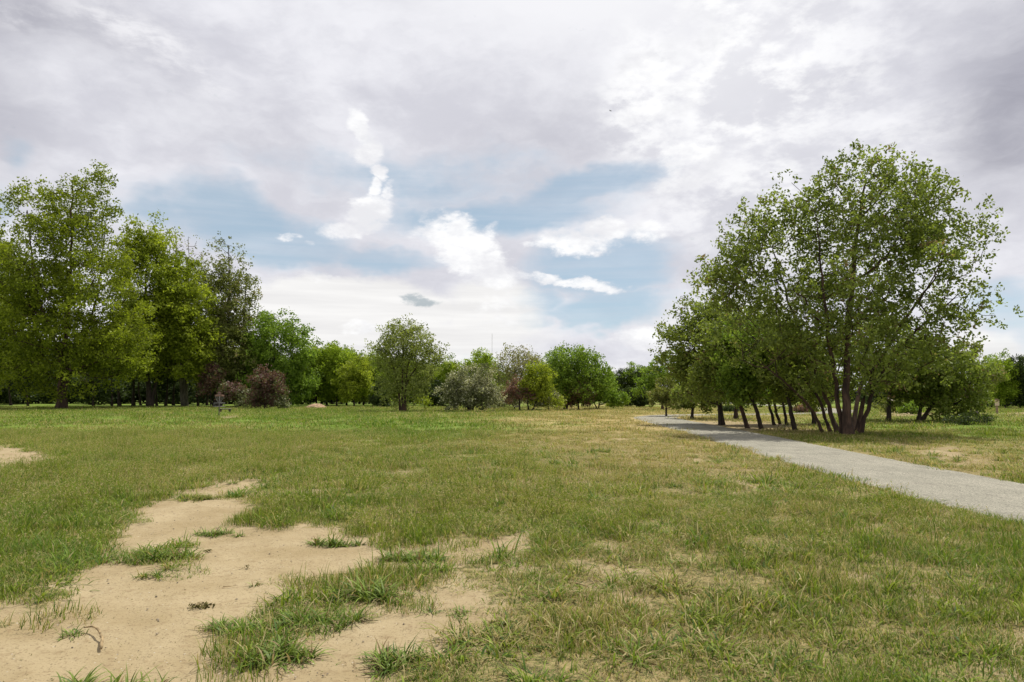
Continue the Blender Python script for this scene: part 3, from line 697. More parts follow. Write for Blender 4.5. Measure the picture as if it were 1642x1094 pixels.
t.l.new(c, b.inputs['Base Color']); b.inputs['Roughness'].default_value = .95; b.inputs['Specular IOR Level'].default_value = .15
bp = t.node('ShaderNodeBump'); bp.inputs['Strength'].default_value = .8; bp.inputs['Distance'].default_value = .012
t.l.new(n2, bp.inputs['Height']); t.l.new(bp.outputs[0], b.inputs['Normal'])
tag(obj('gravel_path', mesh_np('gravel_path', V, Fc, smooth=True), m), kind='structure')

# ------------------------------------------------------------------ grass blades
def grass_mat():
    m, t, b = new_mat('grass_blades')
    ti = t.node('ShaderNodeAttribute', attribute_name='tint').outputs['Fac']
    dr = t.node('ShaderNodeAttribute', attribute_name='dry', attribute_type='INSTANCER').outputs['Fac']
    lu = t.node('ShaderNodeAttribute', attribute_name='lush', attribute_type='INSTANCER').outputs['Fac']
    kd = t.node('ShaderNodeAttribute', attribute_name='straw').outputs['Fac']
    g = t.mix(ti, (.032, .070, .006), (.290, .350, .040))
    g = t.mix(t.m('MULTIPLY', lu, .55), g, (.080, .190, .024))
    s = t.mix(ti, (.27, .20, .075), (.55, .45, .24))
    # a blade is straw-coloured when its own random number falls under the dryness of its patch
    f = t.m('ADD', t.m('GREATER_THAN', t.m('ADD', t.m('MULTIPLY', dr, .72), .02), t.m('FRACT', t.m('MULTIPLY', ti, 17.31))), kd, clamp=True)
    c = t.mix(t.m('MULTIPLY', f, .85), g, s)
    t.l.new(c, b.inputs['Base Color']); b.inputs['Roughness'].default_value = .55; b.inputs['Specular IOR Level'].default_value = .18
    tr = t.node('ShaderNodeBsdfTranslucent'); t.l.new(t.mix(1, c, (1.1, 1.1, .7), 'MULTIPLY'), tr.inputs['Color'])
    mx = t.node('ShaderNodeMixShader'); mx.inputs[0].default_value = .4
    t.l.new(b.outputs[0], mx.inputs[1]); t.l.new(tr.outputs[0], mx.inputs[2])
    t.l.new(mx.outputs[0], m.node_tree.nodes['Material Output'].inputs['Surface'])
    return m
M['grass'] = grass_mat()
def blades(n, rad, h, w, bend, rg, straw=0., gauss_r=False, seg=3, lean=.25, headed=False, root=None):
    """returns verts, quads, tint, straw arrays for n bent tapering blades"""
    if root is None:
        a = rg.uniform(0, 6.283, n); r = rad*(np.abs(rg.normal(0, .5, n)) if gauss_r else np.sqrt(rg.random(n)))
        X = r*np.cos(a); Y = r*np.sin(a)
    else: X, Y = root; n = len(X); a = np.arctan2(Y, X)
    hh = h*rg.uniform(.45, 1.15, n); dd = (a+rg.normal(0, .7, n)) if gauss_r else rg.uniform(0, 6.283, n)
    l0 = lean*rg.uniform(.2, 1.6, n); bd = bend*rg.uniform(.3, 1.5, n)
    wv = w*rg.uniform(.7, 1.3, n); tw = dd+1.57+rg.normal(0, .5, n)
    rows = []
    px = X.copy(); py = Y.copy(); pz = np.full(n, -.01)
    for k in range(seg+1):
        t = k/seg; ww = wv*(1-t**1.6)*.5+.0002
        cx, cy = np.cos(tw)*ww, np.sin(tw)*ww
        rows.append(np.stack([px-cx, py-cy, pz], 1)); rows.append(np.stack([px+cx, py+cy, pz], 1))
        ang = l0+bd*(t+.5/seg); st = hh/seg
        px = px+np.sin(ang)*np.cos(dd)*st; py = py+np.sin(ang)*np.sin(dd)*st; pz = np.maximum(pz+np.cos(ang)*st, .004)
    V = np.stack(rows, 1); m = V.shape[1]
    F0 = np.array([[2*k, 2*k+1, 2*k+3, 2*k+2] for k in range(seg)])
    Fc = (np.arange(n)[:, None, None]*m+F0[None]).reshape(-1, 4)
    ti = np.repeat(rg.random(n), seg); sw = np.repeat((rg.random(n) < straw).astype(float), seg)
    V = V.reshape(-1, 3)
    if headed:   # drooping seed heads: small spindles strung along the tip
        tip = V.reshape(n, m, 3)[:, -1]
        q = 5; i2 = np.repeat(np.arange(n), q); tt = np.tile(np.arange(q)/q, n)
        base = V.reshape(n, m, 3)[:, m//2]
        Cc = base[i2]+(tip-base)[i2]*(.45+.6*tt[:, None])+rg.normal(0, .006, (n*q, 3))
        al = np.stack([np.cos(dd[i2])*.8, np.sin(dd[i2])*.8, -.5+0*tt], 1)
        V2, F2 = leaf_arrays(Cc, .022, .2, rg, .30, al)
        Fc = np.concatenate([Fc, F2+len(V)]); V = np.concatenate([V, V2])
        ti = np.r_[ti, rg.uniform(.55, 1, n*q)]; sw = np.r_[sw, (rg.random(n*q) < .35).astype(float)]
    return V, Fc, ti, sw
def join(parts):
    V = []; Fc = []; ti = []; sw = []; o = 0
    for a, b_, c_, d_ in parts: V.append(a); Fc.append(b_+o); ti.append(c_); sw.append(d_); o += len(a)
    return np.concatenate(V), np.concatenate(Fc), np.concatenate(ti), np.concatenate(sw)
def patch(name, parts):
    V, Fc, ti, sw = join(parts)
    m = mesh_np(name, V, Fc, {'tint': ('FACE', ti), 'straw': ('FACE', sw)}); m.materials.append(M['grass'])
    return bpy.data.objects.new(name, m)
def make_coll(name, objs):
    c = bpy.data.collections.new(name)
    for o in objs: c.objects.link(o)
    return c
def scatter(name, coll, pts, rot, scl, idx, attrs, label):
    m = bpy.data.meshes.new(name); m.vertices.add(len(pts)); m.vertices.foreach_set('co', np.asarray(pts, np.float32).ravel())
    a = m.attributes.new('rot', 'FLOAT_VECTOR', 'POINT'); a.data.foreach_set('vector', np.asarray(rot, np.float32).ravel())
    a = m.attributes.new('scl', 'FLOAT_VECTOR', 'POINT'); a.data.foreach_set('vector', np.asarray(scl, np.float32).ravel())
    a = m.attributes.new('idx', 'INT', 'POINT'); a.data.foreach_set('value', np.asarray(idx, np.int32))
    for k, v in attrs.items():
        a = m.attributes.new(k, 'FLOAT', 'POINT'); a.data.foreach_set('value', np.asarray(v, np.float32))
    o = bpy.data.objects.new(name, m); COL.objects.link(o); m.materials.append(M['grass'])
    ng = bpy.data.node_groups.new(name, 'GeometryNodeTree')
    ng.interface.new_socket('Geometry', in_out='INPUT', socket_type='NodeSocketGeometry'); ng.interface.new_socket('Geometry', in_out='OUTPUT', socket_type='NodeSocketGeometry')
    N = ng.nodes; Lk = ng.links
    gi = N.new('NodeGroupInput'); go = N.new('NodeGroupOutput'); ip = N.new('GeometryNodeInstanceOnPoints'); ci = N.new('GeometryNodeCollectionInfo')
    ci.inputs['Collection'].default_value = coll; ci.inputs['Separate Children'].default_value = True; ci.inputs['Reset Children'].default_value = True
    def na(nm, ty):
        n = N.new('GeometryNodeInputNamedAttribute'); n.data_type = ty; n.inputs['Name'].default_value = nm; return n.outputs['Attribute']
    Lk.new(gi.outputs[0], ip.inputs['Points']); Lk.new(ci.outputs[0], ip.inputs['Instance'])
    ip.inputs['Pick Instance'].default_value = True
    Lk.new(na('idx', 'INT'), ip.inputs['Instance Index'])
    e = N.new('FunctionNodeEulerToRotation'); Lk.new(na('rot', 'FLOAT_VECTOR'), e.inputs[0]); Lk.new(e.outputs[0], ip.inputs['Rotation'])
    Lk.new(na('scl', 'FLOAT_VECTOR'), ip.inputs['Scale']); Lk.new(ip.outputs[0], go.inputs[0])
    md = o.modifiers.new('scatter', 'NODES'); md.node_group = ng
    tag(o, label, 'grass', kind='stuff'); return o
G = np.random.default_rng(77)
def wedge(n_per_m2, y0, y1, rg, margin=1.2):
    w = .80
    N = int(n_per_m2*((y1*w+margin)*2*(y1-y0)))
    X = rg.uniform(-1, 1, N)*(y1*w+margin); Y = rg.uniform(y0, y1, N)
    k = np.abs(X) < Y*w+margin; return X[k], Y[k]
# patch kinds, names sorted alphabetically so that the index picks: 0-2 fine turf, 3-4 broad bent, 5-6 feathery, 7 dry mat
near = [
 patch('a0_fine', [blades(150, .2, .075, .0045, 1.1, G, .10), blades(30, .2, .05, .005, 1.6, G, .8)]),
 patch('a1_fine', [blades(130, .2, .10, .005, 1.3, G, .12), blades(34, .2, .05, .005, 1.6, G, .9)]),
 patch('a2_fine', [blades(170, .2, .06, .004, 1.0, G, .15)]),
 patch('b0_broad', [blades(52, .17, .17, .009, 1.9, G, .08, gauss_r=True, seg=4, lean=.5), blades(50, .2, .06, .005, 1.2, G, .3)]),
 patch('b1_broad', [blades(40, .17, .14, .011, 2.1, G, .1, gauss_r=True, seg=4, lean=.6), blades(60, .2, .06, .005, 1.2, G, .3)]),
 patch('c0_feather', [blades(34, .2, .20, .003, 1.3, G, .3, seg=4, lean=.2, headed=True), blades(90, .2, .11, .005, 1.2, G, .1)]),
 patch('c1_feather', [blades(44, .2, .17, .003, 1.5, G, .2, seg=4, lean=.25, headed=True), blades(90, .2, .10, .005, 1.2, G, .1)]),
 patch('d0_dry', [blades(120, .2, .07, .004, 2.0, G, .9, lean=.9), blades(40, .2, .05, .004, 1.2, G, .1)]),
]
near_c = make_coll('near_patches', near)
def place(name, coll, X, Y, rad, kmax, label, zmul=1., big=1.):
    s, d, l, f, th = fields(X, Y)
    pd = path_dist(X, Y)
    keep = (G.random(len(X)) > sstep(.15, .85, s)) & (G.random(len(X)) > th*.55) & (pd > PATH_W+.13*G.normal(size=len(X))-.06)
    X, Y, s, d, l, f, pd = [q[keep] for q in (X, Y, s, d, l, f, pd)]
    n = len(X); r = G.random(n)
    bro = .14+.45*sstep(.5, .68, fbm(X*1.3+70, Y*1.3, 3))+.2*l
    idx = np.where(r < f*.75, G.integers(5, 7, n), np.where(r < f*.75+bro*(1-f), G.integers(3, 5, n), np.where(G.random(n) < d*.8, 7, G.integers(0, 3, n))))
    z = height(X, Y)-s*.022
    hs = .40+.9*fbm(X*.8+5, Y*.8+9, 3)+.75*sstep(.52, .72, fbm(X*2.2+25, Y*2.2+9, 3))+.35*l
    hs *= (1-.45*sstep(.0, .5, s))*(1-.25*d)
    sc = big*G.uniform(.8, 1.25, n)
    scl = np.stack([sc, sc, sc*hs*zmul], 1)
    rot = np.stack([G.normal(0, .08, n), G.normal(0, .08, n), G.uniform(0, 6.28, n)], 1)
    scatter(name, coll, np.stack([X, Y, z], 1), rot, scl, idx, {'dry': np.clip(d*1.15-.06+(fbm(X*2.5+61, Y*2.5, 3)-.5)*.8, 0, 1), 'lush': np.clip(l+(fbm(X*1.9+91, Y*1.9, 3)-.5)*1.2, 0, 1)}, label)
    return n
X, Y = wedge(44, 1.3, 9.5, G)
place('grass', near_c, X, Y, .2, 8, 'short mixed green and straw coloured grass in the foreground around the bare sand')
# broad leaved weedy clumps standing out of the turf
wd = [patch('w%d' % i, [blades(nn, .12, hh, ww, 1.9, G, .06, gauss_r=True, seg=4, lean=.6)]) for i, (nn, hh, ww) in enumerate([(60, .17, .012), (44, .20, .010), (80, .12, .010), (36, .14, .015), (60, .17, .010), (50, .22, .008), (40, .2, .009), (60, .10, .012)])]
wd_c = make_coll('weed_clumps', wd)
X, Y = wedge(6.5, 1.6, 17, G, .5); k = (fbm(X*.9+120, Y*.9+7, 4) > .50) & (G.random(len(X)) < .75); X, Y = X[k], Y[k]
s, d, l, f, th = fields(X, Y); k = (s < .7) & (path_dist(X, Y) > PATH_W+.25); X, Y, s = X[k], Y[k], s[k]; n = len(X)
sc = G.uniform(.6, 1.25, n)*(.75+.5*(Y > 6)); hs = G.uniform(.6, 1.2, n)
scatter('grass', wd_c, np.stack([X, Y, height(X, Y)-s*.022], 1), np.stack([G.normal(0, .12, n), G.normal(0, .12, n), G.uniform(0, 6.28, n)], 1), np.stack([sc, sc, sc*hs], 1), G.integers(0, 8, n), {'dry': G.uniform(0, .25, n), 'lush': G.uniform(.3, 1, n)}, 'darker broad bladed weed clumps scattered through the turf')
mid = [
 patch('m0', [blades(110, .3, .085, .009, 1.2, G, .12), blades(30, .3, .06, .009, 1.6, G, .8)]),
 patch('m1', [blades(100, .3, .11, .010, 1.3, G, .12)]),
 patch('m2', [blades(120, .3, .07, .009, 1.0, G, .15)]),
 patch('m3', [blades(60, .28, .18, .013, 1.8, G, .05, gauss_r=True, lean=.5)]),
 patch('m4', [blades(60, .28, .15, .015, 2.0, G, .05, gauss_r=True, lean=.6)]),
 patch('m5', [blades(50, .3, .21, .006, 1.3, G, .3, lean=.2, headed=True), blades(60, .3, .12, .009, 1.2, G, .1)]),
 patch('m6', [blades(60, .3, .18, .006, 1.5, G, .2, lean=.2, headed=True), blades(60, .3, .12, .009, 1.2, G, .1)]),
 patch('m7', [blades(100, .3, .07, .009, 2.0, G, .9, lean=.9), blades(40, .3, .06, .008, 1.2, G, .1)])]
mid_c = make_coll('mid_patches', mid)
X, Y = wedge(15, 9.5, 26, G)
place('grass', mid_c, X, Y, .3, 8, 'meadow grass with pale seed heads in the middle of the field')
farp = [
 patch('f%d' % i, [blades(90, .8, h, .024, 1.3, G, sw, seg=2)]) for i, (h, sw) in enumerate([(.08, .12), (.10, .12), (.07, .15), (.15, .05), (.13, .05), (.15, .3), (.13, .3), (.07, .8)])]
far_c = make_coll('far_patches', farp)
X, Y = wedge(2.0, 26, 75, G)
place('grass', far_c, X, Y, .8, 8, 'distant mown grass running up to the tree lines')
# ================================================================== OBJECTS
M['steel'] = simple('galvanised_steel', (.15, .145, .14), .55, .3, 20, .4)
M['band'] = simple('faded_red_band', (.20, .115, .09), .7, .2, 10)
M['bench'] = simple('weathered_bench', (.09, .065, .05), .8, .3, 14)
M['benchtop'] = simple('pale_bench_top', (.38, .34, .28), .8, .25, 14)
M['dirt'] = simple('piled_earth', (.33, .225, .14), .95, .3, 5)
M['stickm'] = simple('dead_bark', (.26, .19, .10), .9, .5, 25)
M['tan'] = simple('tan_board', (.50, .42, .30), .8, .2, 5)
M['postm'] = simple('wooden_post', (.25, .19, .13), .9, .3, 8)
M['mastm'] = simple('mast_steel', (.45, .42, .42), .5, .2, 1)
M['feather'] = simple('dark_feathers', (.03, .03, .035), .7, .3, 20)
# disc golf basket
g = gp(351, 667.5)
t_ = empty('disc_golf_basket', (g[0], g[1], height(g[0], g[1])))
tag(t_, 'chain disc golf basket on a steel pole standing in the lawn before the left grove', 'disc golf basket')
b = MB(); b.tube([(0, 0, -.1), (0, 0, 1.42)], .032, 10); b.build('pole', M['steel'], t_, True)
b = MB()
b.ring((0, 0, .60), .33, .014); b.ring((0, 0, .82), .33, .014); b.ring((0, 0, .60), .16, .008)
for k in range(20):
    a = 2*math.pi*k/20; c, s = math.cos(a), math.sin(a); b.tube([(0.03*c, 0.03*s, .60), (.33*c, .33*s, .60), (.33*c, .33*s, .82)], .006, 4)
b.build('basket', M['steel'], t_)
b = MB(); n = 28; V = []; Fs = []
for i in range(n):
    a = 2*math.pi*i/n
    for r, z in ((.27, 1.24), (.27, 1.34), (.262, 1.34), (.262, 1.24)): V.append((r*math.cos(a), r*math.sin(a), z))
for i in range(n):
    for j in range(4): Fs.append((i*4+j, ((i+1) % n)*4+j, ((i+1) % n)*4+(j+1) % 4, i*4+(j+1) % 4))
b.add(V, Fs)
for k in range(6):
    a = 2*math.pi*k/6; b.tube([(0, 0, 1.36), (.265*math.cos(a), .265*math.sin(a), 1.33)], .008, 4)
b.build('chain_holder', M['band'], t_)
for k in range(12):
    a = 2*math.pi*k/12; c, s = math.cos(a), math.sin(a); b = MB()
    b.tube([(.25*c, .25*s, 1.26), (.21*c, .21*s, 1.08), (.12*c, .12*s, .92), (.04*c, .04*s, .80)], .009, 4); b.build('chain', M['steel'], t_)
b = MB(); b.box((0, 0, 1.47), (.16, .02, .12)); b.build('number_plate', M['band'], t_)
# bench
g = gp(361, 661.5)
t_ = empty('low_bench', (g[0], g[1], height(g[0], g[1])), .1); tag(t_, 'small low dark bench in the grass just right of the disc golf basket', 'bench')
b = MB(); b.box((0, 0, .27), (.9, .34, .05)); b.build('seat', M['bench'], t_)
b = MB(); b.box((0, 0, .301), (.86, .30, .012)); b.build('seat_top', M['benchtop'], t_)
for s in (-1, 1):
    b = MB(); b.box((s*.33, 0, .12), (.07, .28, .25)); b.build('leg', M['bench'], t_)
# mound of earth
g = gp(507, 654.3); n = 40; V = []; Fs = []
RW = 20*g[1]/F
for i in range(n+1):
    for j in range(n+1):
        x = -1.15+2.3*i/n; y = -1.15+2.3*j/n; r = math.hypot(x, y)
        z = max(0, 1-r*r)**1.2*8.0*g[1]/F*(1+.5*(float(fbm(x*3+5, y*3, 4))-.5))+.10*(float(fbm(x*9, y*9, 3))-.5)*(r < 1)
        V.append((x*RW, y*RW*.6, z-.05))
for i in range(n):
    for j in range(n): a = i*(n+1)+j; Fs.append((a, a+n+1, a+n+2, a+1))
b = MB(); b.add(V, Fs); o = b.build('earth_mound', M['dirt'], None, True); o.location = (g[0], g[1], 0)
tag(o, 'low heap of reddish brown earth at the far edge of the field', 'dirt pile')
# mast
Y = 420; p = at(789, 535, Y)
t_ = empty('radio_mast', (p[0], Y, 0)); tag(t_, 'thin radio mast rising far behind the centre trees', 'mast')
b = MB(); hh = p[2]
for s in (0, 1, 2):
    a = 2.09*s; b.tube([(.22*math.cos(a), .22*math.sin(a), 0), (.15*math.cos(a), .15*math.sin(a), hh)], .04, 4)
for k in range(int(hh/1.2)):
    z = k*1.2; a0 = 2.09*(k % 3); a1 = a0+2.09; b.tube([(.2*math.cos(a0), .2*math.sin(a0), z), (.2*math.cos(a1), .2*math.sin(a1), z+1.2)], .018, 3)
b.build('lattice', M['mastm'], t_)
b = MB(); z = at(788, 568, Y)[2]
for k in range(4):
    a = 1.57*k+.4; b.tube([(.45*math.cos(a), .45*math.sin(a), z-.5), (.45*math.cos(a), .45*math.sin(a), z+.5)], .28, 8)
b.build('antenna_drum', M['mastm'], t_, True)
# notice board on a post
g = gp(1599, 664); t_ = empty('notice_board', (g[0], g[1], 0), -.3); s = g[1]/F
tag(t_, 'small blank tan notice board on a post at the far right edge', 'sign')
b = MB(); b.box((0, 0, 11*s), (.12, .12, 22*s+.2)); b.build('post', M['postm'], t_)
b = MB(); b.box((0, -.08, 17.5*s), (6*s, .04, 9*s)); b.build('board', M['tan'], t_)
b = MB(); b.box((0, -.05, 22.6*s), (7.6*s, .16, .6*s)); b.build('cap', M['postm'], t_)
# bird
p = at(979, 178, 120)
b = MB(); b.tube([(-.02, -.2, 0), (0, -.1, .0), (0, 0, .01), (0, .12, .0), (0, .2, 0)], [.01, .04, .05, .035, .008], 8)
o = empty('bird', p, .8); tag(o, 'tiny dark bird flying high in front of the clouds', 'bird')
b.build('body', M['feather'], o, True)
for s in (-1, 1):
    b = MB(); b.add([(s*.03, .07, .02), (s*.22, .10, .09), (s*.42, -.02, .07), (s*.22, -.05, .085), (s*.03, -.07, .02), (s*.03, .07, .008), (s*.22, .10, .08), (s*.42, -.02, .065), (s*.22, -.05, .075), (s*.03, -.07, .008)],
        [(0, 1, 2, 3, 4), (9, 8, 7, 6, 5), (0, 5, 6, 1), (1, 6, 7, 2), (2, 7, 8, 3), (3, 8, 9, 4), (4, 9, 5, 0)]); b.build('wing', M['feather'], o)

# broad-bladed tufts around the sand, each a plant of its own
def tuft_mat(name, dk, lt):
    m, t, b = new_mat(name)
    ti = t.node('ShaderNodeAttribute', attribute_name='tint').outputs['Fac']; kd = t.node('ShaderNodeAttribute', attribute_name='straw').outputs['Fac']
    c = t.mix(kd, t.mix(ti, dk, lt), t.mix(ti, (.16, .105, .05), (.38, .29, .15)))
    t.l.new(c, b.inputs['Base Color']); b.inputs['Roughness'].default_value = .5; b.inputs['Specular IOR Level'].default_value = .2
    tr = t.node('ShaderNodeBsdfTranslucent'); t.l.new(t.mix(1, c, (1.1, 1.1, .7), 'MULTIPLY'), tr.inputs['Color'])
    mx = t.node('ShaderNodeMixShader'); mx.inputs[0].default_value = .3
    t.l.new(b.outputs[0], mx.inputs[1]); t.l.new(tr.outputs[0], mx.inputs[2]); t.l.new(mx.outputs[0], m.node_tree.nodes['Material Output'].inputs['Surface'])
    return m
M['tuft'] = tuft_mat('tuft_blades', (.050, .095, .010), (.24, .32, .060))
tufts = [ # px x, y(base), half width m, depth m, n blades, height, width, label
 (270, 893, .30, .16, 260, .19, .010, 'bushy green tuft with sprawling pale blades between the two left sand strips'),
 (205, 898, .26, .18, 220, .13, .007, 'fine bushy tuft touching the left turf at the upper sand strip'),
 (345, 852, .34, .12, 240, .13, .008, 'low green tuft at the top of the largest sand patch'),
 (322, 800, .26, .10, 150, .12, .008, 'short tuft on the far rim of the upper sand strip'),
 (650, 895, .36, .17, 330, .17, .012, 'star shaped tuft of broad arching blades in the middle of the sand'),
 (538, 868, .34, .13, 230, .15, .010, 'loose twisted tuft on the upper edge of the largest sand patch'),
 (585, 955, .34, .16, 330, .22, .011, 'tall dense tuft of upright green blades between the two sand patches'),
 (500, 990, .36, .17, 300, .16, .007, 'fine yellowish tuft left of the tallest dense tuft'),
 (430, 1008, .30, .14, 240, .15, .009, 'dark green tuft on the left tip of the grassy strip'),
 (345, 1000, .16, .07, 90, .10, .007, 'small flat tuft pointing left onto the largest sand patch'),
 (440, 1052, .30, .18, 360, .14, .010, 'wide matted tuft of curling blades nearest the bottom of the left sand'),
 (640, 1065, .21, .13, 380, .14, .009, 'large shaggy tuft beside the bottom edge, right of the lower sand'),
 (720, 985, .16, .10, 80, .10, .006, 'thin small weed tuft on the lower sand patch'),
 (130, 1092, .20, .08, 110, .16, .009, 'blurred tuft of blades at the bottom left of the sand'),
 (215, 1092, .12, .06, 60, .14, .008, 'smaller tuft right of the bottom left one'),
 (120, 1012, .10, .04, 46, .10, .006, 'tiny dry tuft beside the curved piece of bark'),
 (284, 800, .14, .07, 70, .10, .008, 'tiny tuft at the left of the far sand rim'),
 (415, 935, .06, .03, 18, .07, .006, 'tiny sprout alone on the largest sand patch'),
 (800, 905, .30, .14, 220, .15, .008, 'grassy tuft at the right end of the narrow sand strip'),
 (935, 965, .26, .12, 170, .13, .008, 'loose tuft below the small sand patch in the centre'),
 (1010, 860, .30, .16, 230, .15, .009, 'dark blueish green tuft in the right centre of the turf'),
 (610, 765, .35, .2, 200, .22, .012, 'dark tall tuft standing above the seed heads left of the centre'),
]
TG = np.random.default_rng(5)
for x, y, hw, dp, n, h, w, lab in tufts:
    g = gp(x, y); k = 3 if n > 100 else 1; parts = []
    ncr = max(1, int(n/26))
    for c in range(ncr):
        cx = np.clip(TG.normal(0, hw*.40), -hw*.8, hw*.8); cy = np.clip(TG.normal(0, dp*.4), -dp*.7, dp*.7); nb = n//ncr
        a = TG.uniform(0, 6.28, nb); r = np.abs(TG.normal(0, .035, nb))
        Vv, Ff, ti, sw = blades(nb, 0, h*TG.uniform(.75, 1.3), w*1.3, 1.7, TG, .14, gauss_r=True, seg=5, lean=.55, root=(r*np.cos(a), r*np.sin(a)))
        Vv = Vv+np.array([cx, cy, 0]); parts.append((Vv, Ff, ti, sw))
    nb = int(n*.8)
    parts.append(blades(nb, 0, h*.45, w*.6, 1.6, TG, .45, seg=3, lean=.7, root=(TG.normal(0, hw*.38, nb), TG.normal(0, dp*.42, nb))))
    Vv, Ff, ti, sw = join(parts)
    # follow the ground
    Vv[:, 2] += height(g[0]+Vv[:, 0], g[1]+Vv[:, 1])-float(height(g[0], g[1]))
    o = obj('grass_tuft', mesh_np('grass_tuft', Vv, Ff, {'tint': ('FACE', ti), 'straw': ('FACE', sw)}), M['tuft'], None, (g[0], g[1], float(height(g[0], g[1]))-.018))
    tag(o, lab, 'grass tuft', 'grass tufts around the bare sand')
# small wild weed with a stem
g = gp(737, 1022); b = MB(); b.tube([(0, 0, -.02), (.004, 0, .05), (-.004, 0, .10)], [.003, .0025, .0015], 5)
t_ = empty('weed', (g[0], g[1], float(height(g[0], g[1]))-.02)); tag(t_, 'single upright weed with feathery leaves on the right end of the lower sand', 'weed')
b.build('stem', M['postm'], t_)
Cc = TG.normal(0, 1, (90, 3))*[.03, .03, .016]+[0, 0, .10]; V, Fc = leaf_arrays(Cc, .022, .5, TG, .25)
obj('leaves', mesh_np('leaves', V, Fc, {'tint': ('FACE', TG.random(90)), 'straw': ('FACE', np.zeros(90))}), M['tuft'], t_)
# curled piece of bark, fallen sticks, crumpled dead leaves
def stick(name, lab, cat, pxs, rad, lift=.01):
    pts = []
    for q in pxs:
        g = gp(q[0], q[1]); pts.append(np.array([g[0], g[1], float(height(g[0], g[1]))-.012+lift+(q[2] if len(q) > 2 else 0)]))
    o0 = pts[0].copy(); P_ = catmull([p-o0 for p in pts], 6)
    P_[:, :2] += TG.normal(0, rad*.18, (len(P_), 2))
    rr = rad*(1-.5*np.linspace(0, 1, len(P_)))*TG.uniform(.8, 1.15, len(P_)); b = MB(); b.tube(P_, rr, 7)
    o = b.build(name, M['stickm'], None, True); o.location = o0; tag(o, lab, cat); return o
stick('bark_strip', 'curved brown piece of bark lying on the sand at lower left', 'bark', [(162, 1034), (163, 1020, .012), (152, 1010, .02), (135, 1008, .01)], .009)
stick('stick', 'short pale stick in the small sand patch near the centre', 'stick', [(910, 933), (925, 936, .01), (942, 942, .006)], .008)
stick('stick', 'thin dark twig beside the tall dense tuft on the sand', 'stick', [(618, 968), (632, 972, .006), (648, 966, .004)], .005)
stick('stick', 'thin twig on the pale sand at far left', 'stick', [(50, 746), (75, 744, .01), (98, 738)], .012)
stick('stick', 'tiny dark twig flat on the largest sand patch', 'stick', [(358, 938), (368, 938), (378, 936)], .0035, .004)
M['litter'] = leaf_mat('dead_leaves', (.05, .042, .015), (.19, .17, .06), (.34, .26, .14), trans=.1, spec=.05, rough=.9)
for x, y, n, rx, lab in [(322, 973, 90, .075, 'flat clump of shrivelled green brown leaves on the largest sand patch'), (335, 882, 26, .035, 'small brown leaf clump near the top of the largest sand patch'), (395, 910, 14, .03, 'sparse pale dead grass crumbs on the largest sand patch')]:
    g = gp(x, y); Cc = np.stack([TG.normal(0, rx*.5, n), TG.normal(0, rx*.35, n), np.abs(TG.normal(.010, .007, n))], 1)
    V, Fc = leaf_arrays(Cc, .028, .8, TG, .5); o = obj('dead_leaf_clump', mesh_np('dead_leaf_clump', V, Fc, {'tint': ('FACE', TG.random(n))}), M['litter'], None, (g[0], g[1], float(height(g[0], g[1]))-.018))
    tag(o, lab, 'dead leaves')
# crumbs and bits of straw on the sand
n = 16000; X, Y = wedge(420, 1.6, 9, TG, .5); s, d, l, f, th = fields(X, Y); k = (s > .5) & (TG.random(len(X)) < .35*fbm(X*2, Y*2, 3)*2); X, Y, s = X[k], Y[k], s[k]
Z = height(X, Y)-s*.022+.004
Cc = np.stack([X, Y, Z], 1); ang = TG.uniform(0, 6.28, len(X)); al = np.stack([np.cos(ang), np.sin(ang), ang*0], 1)
V, Fc = leaf_arrays(Cc, .016, 3.0, TG, .3, al)
o = obj('straw_litter', mesh_np('straw_litter', V, Fc, {'tint': ('FACE', TG.random(len(X)))}), M['litter']); tag(o, 'scattered bits of straw and leaf crumbs on the bare sand', 'litter', kind='stuff')

# pebbles and crumbs of soil lying on the sand
X, Y = wedge(70, 1.6, 9, TG, .5); sa = fields(X, Y)[0]; k = (sa > .55) & (TG.random(len(X)) < .6); X, Y, sa = X[k], Y[k], sa[k]
Z = height(X, Y)-sa*.018; n = len(X); r_ = .0025+.007*TG.random(n)**4
base = np.array([(1, 0, 0), (0, 1, 0), (-1, 0, 0), (0, -1, 0), (.6, .6, .62), (-.6, .5, .7), (-.5, -.6, .6), (.6, -.5, .65)])
qf = np.array([(0, 1, 5, 4), (1, 2, 6, 5), (2, 3, 7, 6), (3, 0, 4, 7), (4, 5, 6, 7)])
an = TG.uniform(0, 6.28, n); ca, sa_ = np.cos(an), np.sin(an)
B = base[None]*r_[:, None, None]*TG.uniform(.7, 1.3, (n, 1, 3)); Vp = np.stack([B[..., 0]*ca[:, None]-B[..., 1]*sa_[:, None]+X[:, None], B[..., 0]*sa_[:, None]+B[..., 1]*ca[:, None]+Y[:, None], B[..., 2]+Z[:, None]], -1).reshape(-1, 3)
Fp = (np.arange(n)[:, None, None]*8+qf[None]).reshape(-1, 4)
o = obj('pebbles', mesh_np('pebbles', Vp, Fp), simple('pebble_stone', (.20, .16, .11), .9, .7, 60)); tag(o, 'tiny pebbles and soil crumbs strewn over the bare sand', 'pebbles', kind='stuff')
